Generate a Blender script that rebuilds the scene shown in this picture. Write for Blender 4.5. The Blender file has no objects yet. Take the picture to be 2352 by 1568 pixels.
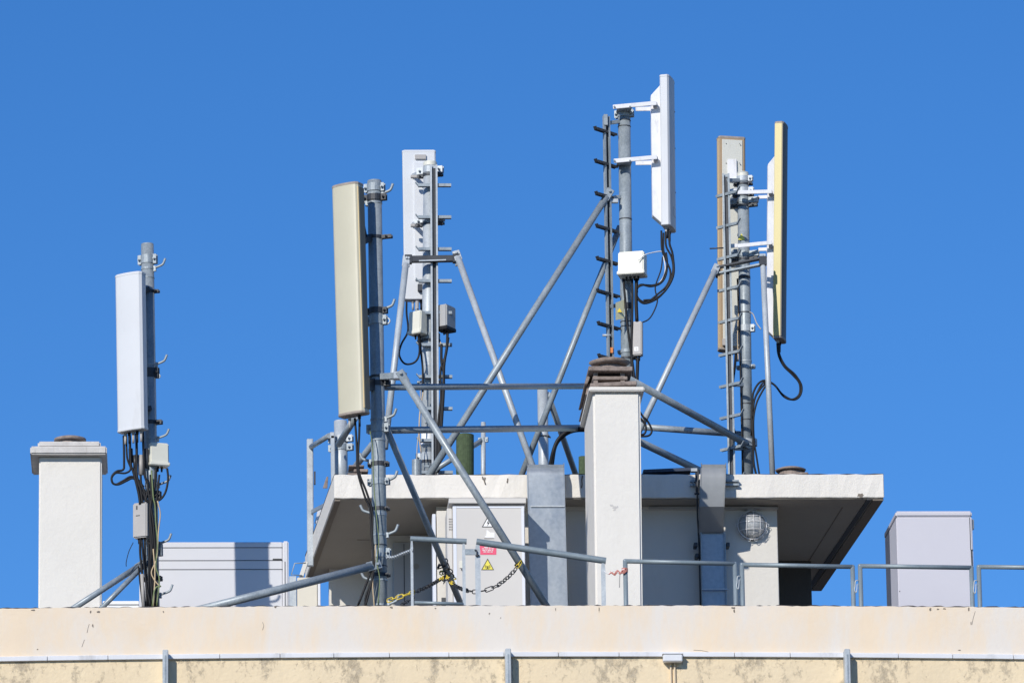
import bpy, bmesh, math, random
from mathutils import Vector, Matrix
random.seed(7)
V = Vector
R = math.radians
scene = bpy.context.scene
C = scene.collection

# ------------------------------------------------------------------ camera
F_PX = 14660.0                      # focal length in pixels of a 2352 px wide picture
CAM = V((0.0, 0.0, 1.6))
PITCH, YAW, ROLL = R(15.0), R(3.1), R(0.8)
fh = V((math.sin(YAW), math.cos(YAW), 0))
FWD = (fh * math.cos(PITCH) + V((0, 0, math.sin(PITCH)))).normalized()
RGT0 = FWD.cross(V((0, 0, 1))).normalized()
UP0 = RGT0.cross(FWD)
RGT = RGT0 * math.cos(ROLL) - UP0 * math.sin(ROLL)
UP = RGT0 * math.sin(ROLL) + UP0 * math.cos(ROLL)
cam = bpy.data.cameras.new('camera')
cam.sensor_width = 36.0
cam.lens = 36.0 * F_PX / 2352.0
cam.clip_end = 3000.0
co = bpy.data.objects.new('camera', cam)
M = Matrix((RGT, UP, -FWD)).transposed().to_4x4()
M.translation = CAM
co.matrix_world = M
C.objects.link(co)
scene.camera = co

# ------------------------------------------------------------------ sky and sun
SUN_EL, SUN_AZ = R(28.0), R(29.0)   # azimuth: towards the viewer's left of the wall normal
sun_dir = V((-math.sin(SUN_AZ) * math.cos(SUN_EL), -math.cos(SUN_AZ) * math.cos(SUN_EL), math.sin(SUN_EL)))
w = bpy.data.worlds.new('World')
scene.world = w
w.use_nodes = True
nt = w.node_tree
nt.nodes.clear()
sky = nt.nodes.new('ShaderNodeTexSky')
sky.sky_type = 'NISHITA'
sky.sun_disc = False
sky.sun_elevation = SUN_EL
sky.sun_rotation = math.atan2(sun_dir.x, sun_dir.y)
sky.altitude = 1500
sky.air_density = 1.0
sky.dust_density = 0.0
sky.ozone_density = 6.0
hsv = nt.nodes.new('ShaderNodeHueSaturation')
hsv.inputs['Saturation'].default_value = 1.18
hsv.inputs['Hue'].default_value = 0.506
hsv.inputs['Value'].default_value = 1.0
bg = nt.nodes.new('ShaderNodeBackground')
bg.inputs['Strength'].default_value = 0.126
wo = nt.nodes.new('ShaderNodeOutputWorld')
nt.links.new(sky.outputs[0], hsv.inputs['Color'])
nt.links.new(hsv.outputs[0], bg.inputs['Color'])
nt.links.new(bg.outputs[0], wo.inputs['Surface'])
sl = bpy.data.lights.new('sun', 'SUN')
sl.energy = 3.95
sl.angle = R(0.5)
sl.color = (1.0, 0.945, 0.85)
so = bpy.data.objects.new('sun', sl)
so.rotation_euler = (-sun_dir).to_track_quat('-Z', 'Y').to_euler()
so.location = (-30, -20, 60)
C.objects.link(so)
scene.view_settings.view_transform = 'Standard'
scene.view_settings.look = 'None'
scene.view_settings.exposure = 0.0
scene.view_settings.gamma = 1.0

# ------------------------------------------------------------------ photo ray helpers
def ray(px, py):
    return FWD * F_PX + RGT * (px - 1176.0) + UP * (784.0 - py)
def P(px, py, Y):                   # the point at depth Y seen there
    d = ray(px, py)
    return CAM + d * ((Y - CAM.y) / d.y)
def Pz(px, py, z):                  # the point at height z seen there
    d = ray(px, py)
    return CAM + d * ((z - CAM.z) / d.z)
def S(Y):                           # metres per photo pixel at depth Y
    return (P(1176, 1000, Y) - P(1177, 1000, Y)).length
def lerp(a, b, t): return a + (b - a) * t

# ------------------------------------------------------------------ materials
def mat(name):
    m = bpy.data.materials.new(name)
    m.use_nodes = True
    return m, m.node_tree, m.node_tree.nodes['Principled BSDF']
def noise(nt, scale, detail=6, rough=0.6, stretch=None, dist=0.0):
    tc = nt.nodes.new('ShaderNodeTexCoord')
    n = nt.nodes.new('ShaderNodeTexNoise')
    n.inputs['Scale'].default_value = scale
    n.inputs['Detail'].default_value = detail
    n.inputs['Roughness'].default_value = rough
    n.inputs['Distortion'].default_value = dist
    if stretch:
        mp = nt.nodes.new('ShaderNodeMapping')
        mp.inputs['Scale'].default_value = stretch
        nt.links.new(tc.outputs['Object'], mp.inputs['Vector'])
        nt.links.new(mp.outputs[0], n.inputs['Vector'])
    else:
        nt.links.new(tc.outputs['Object'], n.inputs['Vector'])
    return n.outputs['Fac']
def ramp(nt, src, stops):
    r = nt.nodes.new('ShaderNodeValToRGB')
    e = r.color_ramp.elements
    while len(e) < len(stops): e.new(0.5)
    for k, (p, c) in enumerate(stops):
        e[k].position = p
        e[k].color = (c, c, c, 1) if not hasattr(c, '__len__') else (*c, 1)
    nt.links.new(src, r.inputs[0])
    return r.outputs[0]
def mix(nt, fac, a, b, mode='MIX'):
    m = nt.nodes.new('ShaderNodeMix')
    m.data_type = 'RGBA'
    m.blend_type = mode
    for sock, v in ((m.inputs[0], fac), (m.inputs[6], a), (m.inputs[7], b)):
        if isinstance(v, bpy.types.NodeSocket): nt.links.new(v, sock)
        elif hasattr(v, '__len__'): sock.default_value = (*v, 1)
        else: sock.default_value = v
    return m.outputs[2]
def math_n(nt, op, a, b):
    m = nt.nodes.new('ShaderNodeMath')
    m.operation = op
    for sock, v in ((m.inputs[0], a), (m.inputs[1], b)):
        if isinstance(v, bpy.types.NodeSocket): nt.links.new(v, sock)
        else: sock.default_value = v
    return m.outputs[0]
def bump(nt, bsdf, src, strength, dist=0.01):
    b = nt.nodes.new('ShaderNodeBump')
    b.inputs['Strength'].default_value = strength
    b.inputs['Distance'].default_value = dist
    nt.links.new(src, b.inputs['Height'])
    nt.links.new(b.outputs[0], bsdf.inputs['Normal'])
def sep_z(nt):
    tc = nt.nodes.new('ShaderNodeTexCoord')
    s = nt.nodes.new('ShaderNodeSeparateXYZ')
    nt.links.new(tc.outputs['Object'], s.inputs[0])
    return s.outputs

def plain(name, col, rough=0.5, metal=0.0, var=0.12, scale=6.0, dirt=None, bmp=0.0, spec=0.5):
    m, nt, b = mat(name)
    n = noise(nt, scale)
    c2 = tuple(max(0, x * (1 - var)) for x in col)
    c3 = tuple(min(1, x * (1 + var * 0.6)) for x in col)
    c = ramp(nt, n, [(0.3, c2), (0.7, c3)])
    if dirt:
        st = ramp(nt, noise(nt, scale * 2.2, 8, 0.7, (1, 1, 0.25)), [(0.56, 0.0), (0.75, 0.7)])
        c = mix(nt, st, c, dirt)
    nt.links.new(c, b.inputs['Base Color'])
    b.inputs['Roughness'].default_value = rough
    b.inputs['Metallic'].default_value = metal
    b.inputs['Specular IOR Level'].default_value = spec
    if bmp: bump(nt, b, noise(nt, scale * 8), bmp, 0.004)
    return m

def galv(name, lo, hi, metal=0.35, rough=0.45, scale=9.0):
    m, nt, b = mat(name)
    n1 = noise(nt, scale, 5, 0.65, (1, 1, 0.6))
    n2 = noise(nt, scale * 7, 3, 0.5)
    c = ramp(nt, n1, [(0.3, lo), (0.7, hi)])
    c = mix(nt, 0.35, c, ramp(nt, n2, [(0.35, lo), (0.65, hi)]))
    rust = ramp(nt, noise(nt, 5.0, 9, 0.75), [(0.66, 0.0), (0.8, 0.5)])
    c = mix(nt, rust, c, (0.17, 0.12, 0.09))
    nt.links.new(c, b.inputs['Base Color'])
    nt.links.new(ramp(nt, n1, [(0.3, rough - 0.08), (0.7, rough + 0.12)]), b.inputs['Roughness'])
    b.inputs['Metallic'].default_value = metal
    bump(nt, b, n2, 0.12, 0.003)
    return m

def plaster(name, col, stain=(0.35, 0.32, 0.27), amount=0.35, bmp=0.35, alt=None, speck=True):
    m, nt, b = mat(name)
    n = noise(nt, 1.7, 8, 0.6)
    c = ramp(nt, n, [(0.3, tuple(x * 0.93 for x in col)), (0.7, col)])
    if alt:
        pm = ramp(nt, noise(nt, 0.9, 12, 0.72, (1.0, 1, 0.3), 0.2), [(0.44, 0.0), (0.58, 1.0)])
        c = mix(nt, pm, c, alt)
    st = ramp(nt, noise(nt, 2.2, 9, 0.7, (1.6, 1.6, 0.35)), [(0.55, 0.0), (0.8, amount)])
    c = mix(nt, st, c, stain)
    if speck:
        sp = ramp(nt, noise(nt, 14, 6, 0.75), [(0.715, 0.0), (0.74, 0.75)])
        c = mix(nt, sp, c, tuple(x * 0.55 for x in col))
    nt.links.new(c, b.inputs['Base Color'])
    b.inputs['Roughness'].default_value = 0.88
    b.inputs['Specular IOR Level'].default_value = 0.2
    bump(nt, b, noise(nt, 22, 7, 0.65), bmp, 0.012)
    return m

def flaking(name):
    m, nt, b = mat(name)
    base = ramp(nt, noise(nt, 1.3, 6), [(0.3, (0.77, 0.63, 0.43)), (0.7, (0.82, 0.68, 0.47))])
    z = sep_z(nt)[2]                                      # 0 at the flashing, negative below it
    fade = nt.nodes.new('ShaderNodeMapRange')
    nt.links.new(z, fade.inputs[0])
    fade.inputs[1].default_value = -0.9
    fade.inputs[2].default_value = 0.0
    fade.inputs[3].default_value = -0.10
    fade.inputs[4].default_value = 0.05
    big = noise(nt, 1.5, 4, 0.6, (1.2, 1.2, 0.3))
    fine = noise(nt, 10.0, 12, 0.8, (1.2, 1.2, 0.8), 0.25)
    mask = math_n(nt, 'ADD', math_n(nt, 'ADD', math_n(nt, 'MULTIPLY', big, 0.55), math_n(nt, 'MULTIPLY', fine, 0.75)), fade.outputs[0])
    fl = ramp(nt, mask, [(0.708, 0.0), (0.79, 0.7)])
    tone = ramp(nt, noise(nt, 18, 5, 0.7), [(0.35, (0.22, 0.18, 0.13)), (0.65, (0.50, 0.43, 0.33))])
    c = mix(nt, fl, base, tone)
    veil = ramp(nt, noise(nt, 1.6, 7, 0.6, (1.5, 1.5, 0.25)), [(0.5, 0.0), (0.75, 0.3)])
    c = mix(nt, veil, c, (0.56, 0.49, 0.37))
    nt.links.new(c, b.inputs['Base Color'])
    b.inputs['Roughness'].default_value = 0.92
    b.inputs['Specular IOR Level'].default_value = 0.2
    bump(nt, b, math_n(nt, 'SUBTRACT', noise(nt, 26, 6), fl), 0.5, 0.012)
    return m

MT = dict(
    galv=galv('galvanised_steel', (0.20, 0.24, 0.27), (0.40, 0.45, 0.485), 0.15, 0.42),
    galv_pale=galv('pale_galvanised_steel', (0.36, 0.40, 0.435), (0.55, 0.59, 0.62), 0.15),
    galv_sheet=galv('galvanised_sheet', (0.27, 0.31, 0.36), (0.42, 0.46, 0.51), 0.4, 0.42, 4.0),
    galv_dull=galv('dull_grey_sheet', (0.26, 0.275, 0.29), (0.32, 0.335, 0.35), 0.1, 0.5, 3.0),
    rail=galv('painted_rail', (0.20, 0.25, 0.28), (0.27, 0.325, 0.36), 0.15, 0.42),
    dark=galv('dark_steel_and_shade', (0.03, 0.034, 0.042), (0.06, 0.066, 0.078), 0.15, 0.5),  # dark fittings, and painted shade on rungs and in rail channels
    white_steel=plain('white_painted_bracket', (0.82, 0.82, 0.84), 0.4, 0, 0.08, 7, (0.45, 0.43, 0.4)),
    white_radome=plain('white_radome', (0.655, 0.675, 0.705), 0.6, 0, 0.05, 1.5, (0.5, 0.5, 0.5), spec=0.3),
    beige_radome=plain('beige_radome', (0.55, 0.52, 0.40), 0.42, 0, 0.06, 2.0),
    beige_edge=plain('tan_edge', (0.72, 0.55, 0.29), 0.45, 0, 0.06, 2.0),
    brown_side=plain('dark_olive_side', (0.17, 0.145, 0.10), 0.5, 0, 0.1, 3.0),
    brown_edge=plain('brown_edge', (0.40, 0.29, 0.18), 0.45, 0, 0.1, 3.0),
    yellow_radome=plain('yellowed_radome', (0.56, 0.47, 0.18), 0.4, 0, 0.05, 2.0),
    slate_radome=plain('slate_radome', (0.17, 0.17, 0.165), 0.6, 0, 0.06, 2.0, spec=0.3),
    cap_brown=plain('aged_cap', (0.36, 0.31, 0.27), 0.7, 0, 0.3, 14.0),
    back_plate=plain('antenna_back_plate', (0.66, 0.66, 0.60), 0.5, 0, 0.06, 3.0, (0.4, 0.38, 0.33)),
    cream_box=plain('cream_plastic', (0.72, 0.71, 0.62), 0.45, 0, 0.06, 5.0),
    grey_box=plain('grey_plastic', (0.42, 0.40, 0.385), 0.5, 0, 0.07, 5.0),
    black=plain('black_rubber', (0.011, 0.011, 0.013), 0.55, 0, 0.2, 8.0, spec=0.3),
    cable_grey=plain('grey_cable', (0.42, 0.40, 0.38), 0.5, 0, 0.1, 8.0),
    cable_green=plain('green_yellow_wire', (0.17, 0.22, 0.09), 0.5, 0, 0.3, 14.0),
    cable_tan=plain('tan_wire', (0.55, 0.42, 0.26), 0.5, 0, 0.1, 8.0),
    white_plaster=plaster('white_plaster', (0.79, 0.762, 0.71), amount=0.22),
    slab_plaster=plaster('slab_plaster', (0.80, 0.765, 0.705), amount=0.3, bmp=0.55),
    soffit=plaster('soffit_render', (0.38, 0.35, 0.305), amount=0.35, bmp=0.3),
    hut_wall=plaster('hut_wall_render', (0.72, 0.69, 0.635), amount=0.15),
    dark_wall=plaster('dark_wall_render', (0.09, 0.085, 0.08), amount=0.2),
    drip=plaster('dirty_drip_edge', (0.22, 0.19, 0.16), amount=0.5),
    cream=plaster('cream_paint', (0.84, 0.695, 0.525), amount=0.10, alt=(0.755, 0.70, 0.635), bmp=0.25),
    flaking=flaking('flaking_cream_render'),
    cream_pipe=plain('cream_pipe', (0.74, 0.60, 0.42), 0.7, 0, 0.08, 6.0, (0.5, 0.42, 0.32)),
    bitumen=plain('bitumen_edge', (0.055, 0.05, 0.055), 0.8, 0, 0.5, 20.0),
    flashing=plain('white_flashing', (0.72, 0.73, 0.76), 0.45, 0, 0.08, 2.0, (0.4, 0.4, 0.4)),
    concrete=plain('brown_concrete', (0.30, 0.245, 0.215), 0.95, 0, 0.38, 26.0, (0.12, 0.1, 0.09), 0.8),
    cap_stone=plain('cap_stone', (0.60, 0.58, 0.56), 0.9, 0, 0.16, 9.0, (0.3, 0.28, 0.25), 0.6),
    cab_lilac=plain('pale_cabinet_paint', (0.60, 0.585, 0.63), 0.45, 0, 0.04, 1.2),
    cab_dark=plain('dark_cabinet_rear', (0.075, 0.09, 0.13), 0.5, 0, 0.06, 2.0),
    cab_white=plain('white_cabinet_paint', (0.66, 0.66, 0.685), 0.45, 0, 0.04, 1.2),
    cab_grey=plain('grey_cabinet_paint', (0.62, 0.60, 0.575), 0.45, 0, 0.04, 1.2),
    cab_trim=plain('pale_trim', (0.72, 0.75, 0.83), 0.4, 0, 0.04, 2.0),
    seam=plain('dark_seam', (0.07, 0.075, 0.085), 0.7, 0, 0.1),
    door_grey=plain('door_paint', (0.40, 0.40, 0.40), 0.5, 0, 0.06, 1.5),
    rusty=plain('rusted_cream_panel', (0.74, 0.68, 0.56), 0.6, 0, 0.06, 2.0, (0.62, 0.36, 0.15)),
    green_pipe=plain('green_pipe', (0.075, 0.11, 0.055), 0.9, 0, 0.35, 26.0, None, 0.8),
    yellow=plain('yellow_plastic', (0.83, 0.62, 0.06), 0.4, 0, 0.06),
    sign_yellow=plain('sign_yellow', (0.82, 0.72, 0.10), 0.5, 0, 0.03),
    sign_pale=plain('faded_sign', (0.78, 0.74, 0.48), 0.5, 0, 0.08),
    sign_white=plain('sign_white', (0.85, 0.85, 0.85), 0.5, 0, 0.02),
    sign_red=plain('sign_red', (0.80, 0.10, 0.19), 0.5, 0, 0.05),
    sign_black=plain('sign_black', (0.03, 0.03, 0.03), 0.5, 0, 0.05),
    orange=plain('orange_tape', (0.75, 0.24, 0.05), 0.5, 0, 0.1),
    red_cord=plain('faded_red_cord', (0.60, 0.24, 0.20), 0.8, 0, 0.3, 60),
    blue_tray=plain('blue_black_tray', (0.035, 0.05, 0.085), 0.5, 0.2, 0.3),
    asphalt=plain('asphalt', (0.06, 0.06, 0.06), 0.95, 0, 0.3, 2.0, None, 0.3),
    terrace=plain('roof_gravel', (0.24, 0.205, 0.17), 0.95, 0, 0.25, 12.0, None, 0.5),
    glass_pane=plain('window_glass', (0.05, 0.06, 0.07), 0.08, 0, 0.1),
)
def glass_mat():
    m, nt, b = mat('lamp_glass')
    n = noise(nt, 9, 3)
    nt.links.new(ramp(nt, n, [(0.3, (0.60, 0.63, 0.66)), (0.7, (0.74, 0.76, 0.78))]), b.inputs['Base Color'])
    b.inputs['Roughness'].default_value = 0.066
    b.inputs['Transmission Weight'].default_value = 0.5
    b.inputs['IOR'].default_value = 1.3
    return m
MT['lamp_glass'] = glass_mat()

# ------------------------------------------------------------------ mesh builder
class MB:
    def __init__(s): s.v, s.f, s.sm = [], [], []
    def add(s, vs, fs, smooth=False):
        o = len(s.v)
        s.v += [V(x) for x in vs]
        s.f += [tuple(i + o for i in f) for f in fs]
        s.sm += [smooth] * len(fs)
        return s
    def hexa(s, b4, t4):
        return s.add(list(b4) + list(t4), [(3, 2, 1, 0), (4, 5, 6, 7), (0, 1, 5, 4), (1, 2, 6, 5), (2, 3, 7, 6), (3, 0, 4, 7)])
    def bx(s, x0, x1, y0, y1, z0, z1):
        return s.hexa([(x0, y0, z0), (x1, y0, z0), (x1, y1, z0), (x0, y1, z0)], [(x0, y0, z1), (x1, y0, z1), (x1, y1, z1), (x0, y1, z1)])
    def obox(s, c, a, b, d):        # centre and three half vectors
        c, a, b, d = V(c), V(a), V(b), V(d)
        return s.hexa([c - a - b - d, c + a - b - d, c + a + b - d, c - a + b - d], [c - a - b + d, c + a - b + d, c + a + b + d, c - a + b + d])
    def bar(s, p, q, wv, hv):       # a bar from p to q with half width and half height vectors
        p, q = V(p), V(q)
        return s.obox((p + q) / 2, (q - p) / 2, V(wv), V(hv))
    def prism(s, poly, vec):
        n = len(poly)
        poly = [V(p) for p in poly]
        vec = V(vec)
        fs = [tuple(range(n - 1, -1, -1)), tuple(range(n, 2 * n))]
        fs += [(i, (i + 1) % n, n + (i + 1) % n, n + i) for i in range(n)]
        return s.add(poly + [p + vec for p in poly], fs)
    def loft(s, rings, caps=True, smooth=True, closed=False):
        n = len(rings[0])
        vs = [p for r in rings for p in r]
        fs, k = [], len(rings)
        for j in range(k if closed else k - 1):
            a, b = j * n, ((j + 1) % k) * n
            fs += [(a + i, a + (i + 1) % n, b + (i + 1) % n, b + i) for i in range(n)]
        s.add(vs, fs, smooth)
        if caps and not closed:
            o = len(s.v) - len(vs)
            s.f += [tuple(o + i for i in range(n - 1, -1, -1)), tuple(o + (k - 1) * n + i for i in range(n))]
            s.sm += [False, False]
        return s
    def tube(s, pts, r, n=10, caps=True, closed=False, rs=None):
        pts = [V(p) for p in pts]
        k = len(pts)
        tan = []
        for i in range(k):
            a = pts[(i - 1) % k] if closed or i > 0 else pts[0]
            b = pts[(i + 1) % k] if closed or i < k - 1 else pts[-1]
            tan.append((b - a).normalized())
        ref = V((0, 0, 1)) if abs(tan[0].z) < 0.9 else V((1, 0, 0))
        nrm = tan[0].cross(ref).normalized()
        rings = []
        for i in range(k):
            nrm = (nrm - tan[i] * nrm.dot(tan[i])).normalized()
            bi = tan[i].cross(nrm)
            rr = rs[i] if rs else r
            rings.append([pts[i] + (nrm * math.cos(t) + bi * math.sin(t)) * rr for t in (2 * math.pi * j / n for j in range(n))])
        return s.loft(rings, caps, True, closed)
    def cyl(s, p, q, r, n=18, r2=None):
        return s.tube([p, q], r, n, rs=[r, r if r2 is None else r2])
    def ring(s, c, axis, ri, ro, h, n=22):
        c, ax = V(c), V(axis).normalized()
        u = ax.orthogonal().normalized()
        v = ax.cross(u)
        prof = [(ri, -h / 2), (ro, -h / 2), (ro, h / 2), (ri, h / 2)]
        rings = []
        for j in range(n):
            t = 2 * math.pi * j / n
            d = u * math.cos(t) + v * math.sin(t)
            rings.append([c + d * a + ax * b for a, b in prof])
        return s.loft(rings, False, False, True)
    def pipe(s, p, q, ro, ri, n=20):   # an open ended pipe
        p, q = V(p), V(q)
        return s.ring((p + q) / 2, q - p, ri, ro, (q - p).length, n)
    def ball(s, c, rx, ry, rz, n=20, m=12, v0=0.0, v1=math.pi):
        c = V(c)
        rings = []
        for i in range(m + 1):
            t = v0 + (v1 - v0) * i / m
            t = min(max(t, 0.02), math.pi - 0.02)
            rings.append([c + V((rx * math.sin(t) * math.cos(a), ry * math.sin(t) * math.sin(a), rz * math.cos(t))) for a in (2 * math.pi * j / n for j in range(n))])
        return s.loft(rings, True, True)
    def build(s, name, m, parent=None, bevel=0.0, seg=1, origin=None, noise_amp=0.0):
        me = bpy.data.meshes.new(name)
        o = bpy.data.objects.new(name, me)
        if parent is not None:
            o.parent = parent
            t = V(parent.location)
            q = parent.parent
            while q is not None:
                t += V(q.location)
                q = q.parent
        else:
            if origin is None:
                xs = [p.x for p in s.v]; ys = [p.y for p in s.v]; zs = [p.z for p in s.v]
                origin = V(((min(xs) + max(xs)) / 2, (min(ys) + max(ys)) / 2, min(zs)))
            o.location = origin
            t = V(origin)
        me.from_pydata([p - t for p in s.v], [], s.f)
        me.polygons.foreach_set('use_smooth', s.sm)
        bm = bmesh.new()
        bm.from_mesh(me)
        bmesh.ops.recalc_face_normals(bm, faces=bm.faces)
        if bevel:
            es = [e for e in bm.edges if len(e.link_faces) == 2 and e.calc_face_angle(0) > 0.6 and not (e.link_faces[0].smooth and e.link_faces[1].smooth)]
            bmesh.ops.bevel(bm, geom=es, offset=bevel, segments=seg, affect='EDGES', clamp_overlap=True)
        bm.to_mesh(me)
        bm.free()
        for x in (m if isinstance(m, (list, tuple)) else [m]):
            me.materials.append(MT[x])
        C.objects.link(o)
        return o
def crv(pts, k=6):                   # smooth curve through points
    pts = [V(p) for p in pts]
    if len(pts) < 3: return pts
    e = [pts[0] * 2 - pts[1]] + pts + [pts[-1] * 2 - pts[-2]]
    out = []
    for i in range(1, len(e) - 2):
        a, b, c, d = e[i - 1:i + 3]
        for j in range(k):
            t = j / k
            out.append(0.5 * ((2 * b) + (c - a) * t + (2 * a - 5 * b + 4 * c - d) * t * t + (3 * b - a - 3 * c + d) * t ** 3))
    return out + [pts[-1]]
def tag(o, label=None, cat=None, group=None, kind=None):
    for k, x in (('label', label), ('category', cat), ('group', group), ('kind', kind)):
        if x: o[k] = x
    return o
def thing(name, label, cat, loc, group=None):
    o = bpy.data.objects.new(name, None)
    o.location = V(loc)
    o.empty_display_size = 0.1
    C.objects.link(o)
    return tag(o, label, cat, group)
X, Yv, Z = V((1, 0, 0)), V((0, 1, 0)), V((0, 0, 1))

# ================================================================== LARGE STRUCTURE
YP = 52.0                                       # parapet face
z_par = P(1176, 1391, YP).z
z_fl = z_par - 0.75                             # roof terrace level
YS = 57.2                                       # hut roof fascia
z_sb = P(1400, 1143.5, YS).z
z_st = P(1400, 1089, YS).z

g = MB().add([(-400, -300, 0), (400, -300, 0), (400, 500, 0), (-400, 500, 0)], [(0, 1, 2, 3)])
tag(g.build('ground', 'asphalt', origin=V((0, 0, 0))), kind='structure')

def q3(x, a, b, c):                             # parabola through values at x = 0, 1176, 2352
    t = max(-0.3, min(1.3, x / 2352.0))
    return a * (2 * t - 1) * (t - 1) + b * 4 * t * (1 - t) + c * t * (2 * t - 1)
top_y = lambda x: q3(x, 1397, 1390, 1394)
fla_y = lambda x: q3(x, 1514, 1503, 1509)
xl, xr = P(-2600, 1390, YP).x, P(5000, 1390, YP).x
bld = thing('apartment_building', 'cream rendered building with peeling paint below its white flashing strip', 'building', (P(1176, 1390, YP).x, YP, 0))
N = 300
cols = [-420 + (3200) * i / N for i in range(N + 1)]
rv = random.Random(3)
def wall_strip(fy0, fy1, Y, th, rough, ext0, ext1):
    mb = MB()
    rings = []
    for i, px in enumerate(cols):
        t, b = P(px, fy0(px), Y), P(px, fy1(px), Y)
        t.z += rv.uniform(-1, 1) * rough
        x = t.x
        if i == 0: x = xl
        if i == N: x = xr
        rings.append([V((x, Y, b.z)), V((x, Y, t.z)), V((x, Y + th, t.z)), V((x, Y + th, b.z))])
    mb.loft(rings, True, False)
    return mb
wall_strip(top_y, lambda x: fla_y(x) + 3, YP, 0.25, 0.0035, 0, 0).build('parapet', 'cream', bld)
# bitumen edge peeping over the parapet
mb = MB(); rings = []
for i, px in enumerate(cols):
    t = P(px, top_y(px), YP)
    h = max(0.0015, 0.006 + rv.uniform(-0.006, 0.007))
    x = xl if i == 0 else xr if i == N else t.x
    rings.append([V((x, YP + 0.012, t.z - 0.01)), V((x, YP + 0.012 + rv.uniform(-.006, .006), t.z + h)), V((x, YP + 0.24, t.z + h)), V((x, YP + 0.24, t.z - 0.01))])
mb.loft(rings, True, False).build('waterproofing', 'bitumen', bld)
zf = P(1176, 1503, YP).z
fac = MB().bx(xl, xr, YP + 0.004, YP + 0.3, 0, zf - 0.02)
fo = fac.build('facade', 'flaking', bld)
fo.data.transform(Matrix.Translation((0, 0, -zf)))
fo.location.z = zf                               # stains measured from the flashing
# flashing strip, in lengths that butt
px = -420.0; k = 0
while px < 2780:
    L = rv.uniform(120, 140)
    mb = MB(); a, b = px + 0.6, px + L - 0.6
    pa, pb = P(a, fla_y(a), YP - 0.012), P(b, fla_y(b), YP - 0.012)
    hz = V((0, 0, 0.0165))
    mb.bar(pa, pb, V((0, 0.013, 0)), hz)
    mb.bar(pa + V((0, 0.004, 0.021)), pb + V((0, 0.004, 0.021)), V((0, 0.008, 0)), V((0, 0, 0.0045)))
    o = mb.build('flashing', 'flashing', bld, 0.003)
    o.rotation_euler.x = 0
    px += L; k += 1
for px, pt in ((380, 1493), (1166.5, 1490), (1945, 1491)):
    t, b = P(px, pt, YP - 0.09), P(px + 1, 1600, YP - 0.09)
    s = S(YP)
    mb = MB().bx(t.x - 6.5 * s, t.x + 6.5 * s, YP - 0.13, YP - 0.005, 0.5, t.z)
    o = mb.build('vertical_channel', 'galv_pale', bld, 0.006)
    MB().bx(t.x - 1.6 * s, t.x + 1.6 * s, YP - 0.134, YP - 0.1305, 0.6, t.z - 0.05).build('groove', 'galv', o)
t = P(1545, 1511, YP - 0.05); s = S(YP)
o = MB().bx(t.x - 22 * s, t.x + 22 * s, YP - 0.085, YP - 0.005, t.z - 9 * s, t.z + 8 * s).build('junction_box', 'flashing', bld, 0.008)
MB().bx(t.x - 24 * s, t.x + 24 * s, YP - 0.09, YP - 0.005, t.z + 8 * s, t.z + 10.5 * s).build('lid', 'flashing', o, 0.003)
for dx in (-4, 5):
    MB().bx(t.x + (dx - 2) * s, t.x + (dx + 2) * s, YP - 0.018, YP - 0.002, 0.5, t.z - 9 * s).build('conduit', 'cream_pipe', bld, 0.004)
# windows of the storeys below the picture
for fl_ in range(4):
    for k in range(-6, 9):
        x0 = k * 3.2 + 1.0
        zz = 1.2 + fl_ * 2.75
        o = MB().bx(x0, x0 + 1.3, YP - 0.03, YP + 0.002, zz, zz + 1.3).build('window', 'flashing', bld)
        MB().bx(x0 + 0.08, x0 + 1.22, YP - 0.034, YP - 0.031, zz + 0.08, zz + 1.22).build('pane', 'glass_pane', o)
# chips and cracks of the parapet
def blot(px, py, rx, ry, Y, n=11, th=0.004, seed=0):
    r_ = random.Random(seed + int(px * 7 + py))
    s = S(Y)
    pts = []
    for j in range(n):
        a = 2 * math.pi * j / n
        q = r_.uniform(0.5, 1.15)
        c = P(px + math.cos(a) * rx * q, py + math.sin(a) * ry * q, Y)
        pts.append(c)
    return MB().prism(pts, V((0, th, 0)))
mb = MB()
for px, py, rx, ry in ((213, 1436, 1.6, 4.5), (226, 1404, 5, 2.2), (208, 1404, 2, 3), (1376, 1399, 1.3, 7), (1683, 1395, 5, 3), (1686, 1402, 2.5, 4), (2137, 1398, 2.5, 4), (632, 1393, 3.5, 3), (899, 1394, 4, 2.5), (2154, 1398, 3, 1.5), (2170, 1397, 4, 1.5), (2225, 1398, 2.2, 4), (1000, 1396, 2.5, 1.8), (1124, 1408, 2, 2), (1150, 1418, 1.5, 1.5), (76, 1400, 6, 1.8), (375, 1404, 1.6, 2.4), (2230, 1430, 0.9, 4), (1276, 1398, 0.9, 4), (86, 1490, 2, 1.6), (2204, 1492, 4, 1.4)):
    mb.v, mb.f, mb.sm = mb.v, mb.f, mb.sm
    b_ = blot(px, py, rx, ry, YP - 0.003)
    mb.add(b_.v, b_.f)
mb.build('chipped_patch', 'drip', bld)
mb = MB()
for path in (((1593, 1492), (1612, 1493), (1626, 1496), (1640, 1501), (1650, 1504)), ((188, 1485), (191, 1476), (194, 1468)), ((205, 1432), (202, 1442), (200, 1452)), ((603, 1428), (606, 1436), (603, 1446)), ((2240, 1403), (2236, 1416), (2232, 1434))):
    mb.tube([P(a, b, YP - 0.0005) for a, b in path], 0.0019, 5)
mb.build('crack', 'drip', bld)
MB().bx(xl, xr, YP + 0.3, YP + 15, z_fl - 0.25, z_fl).build('roof_terrace', 'terrace', bld)

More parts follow.
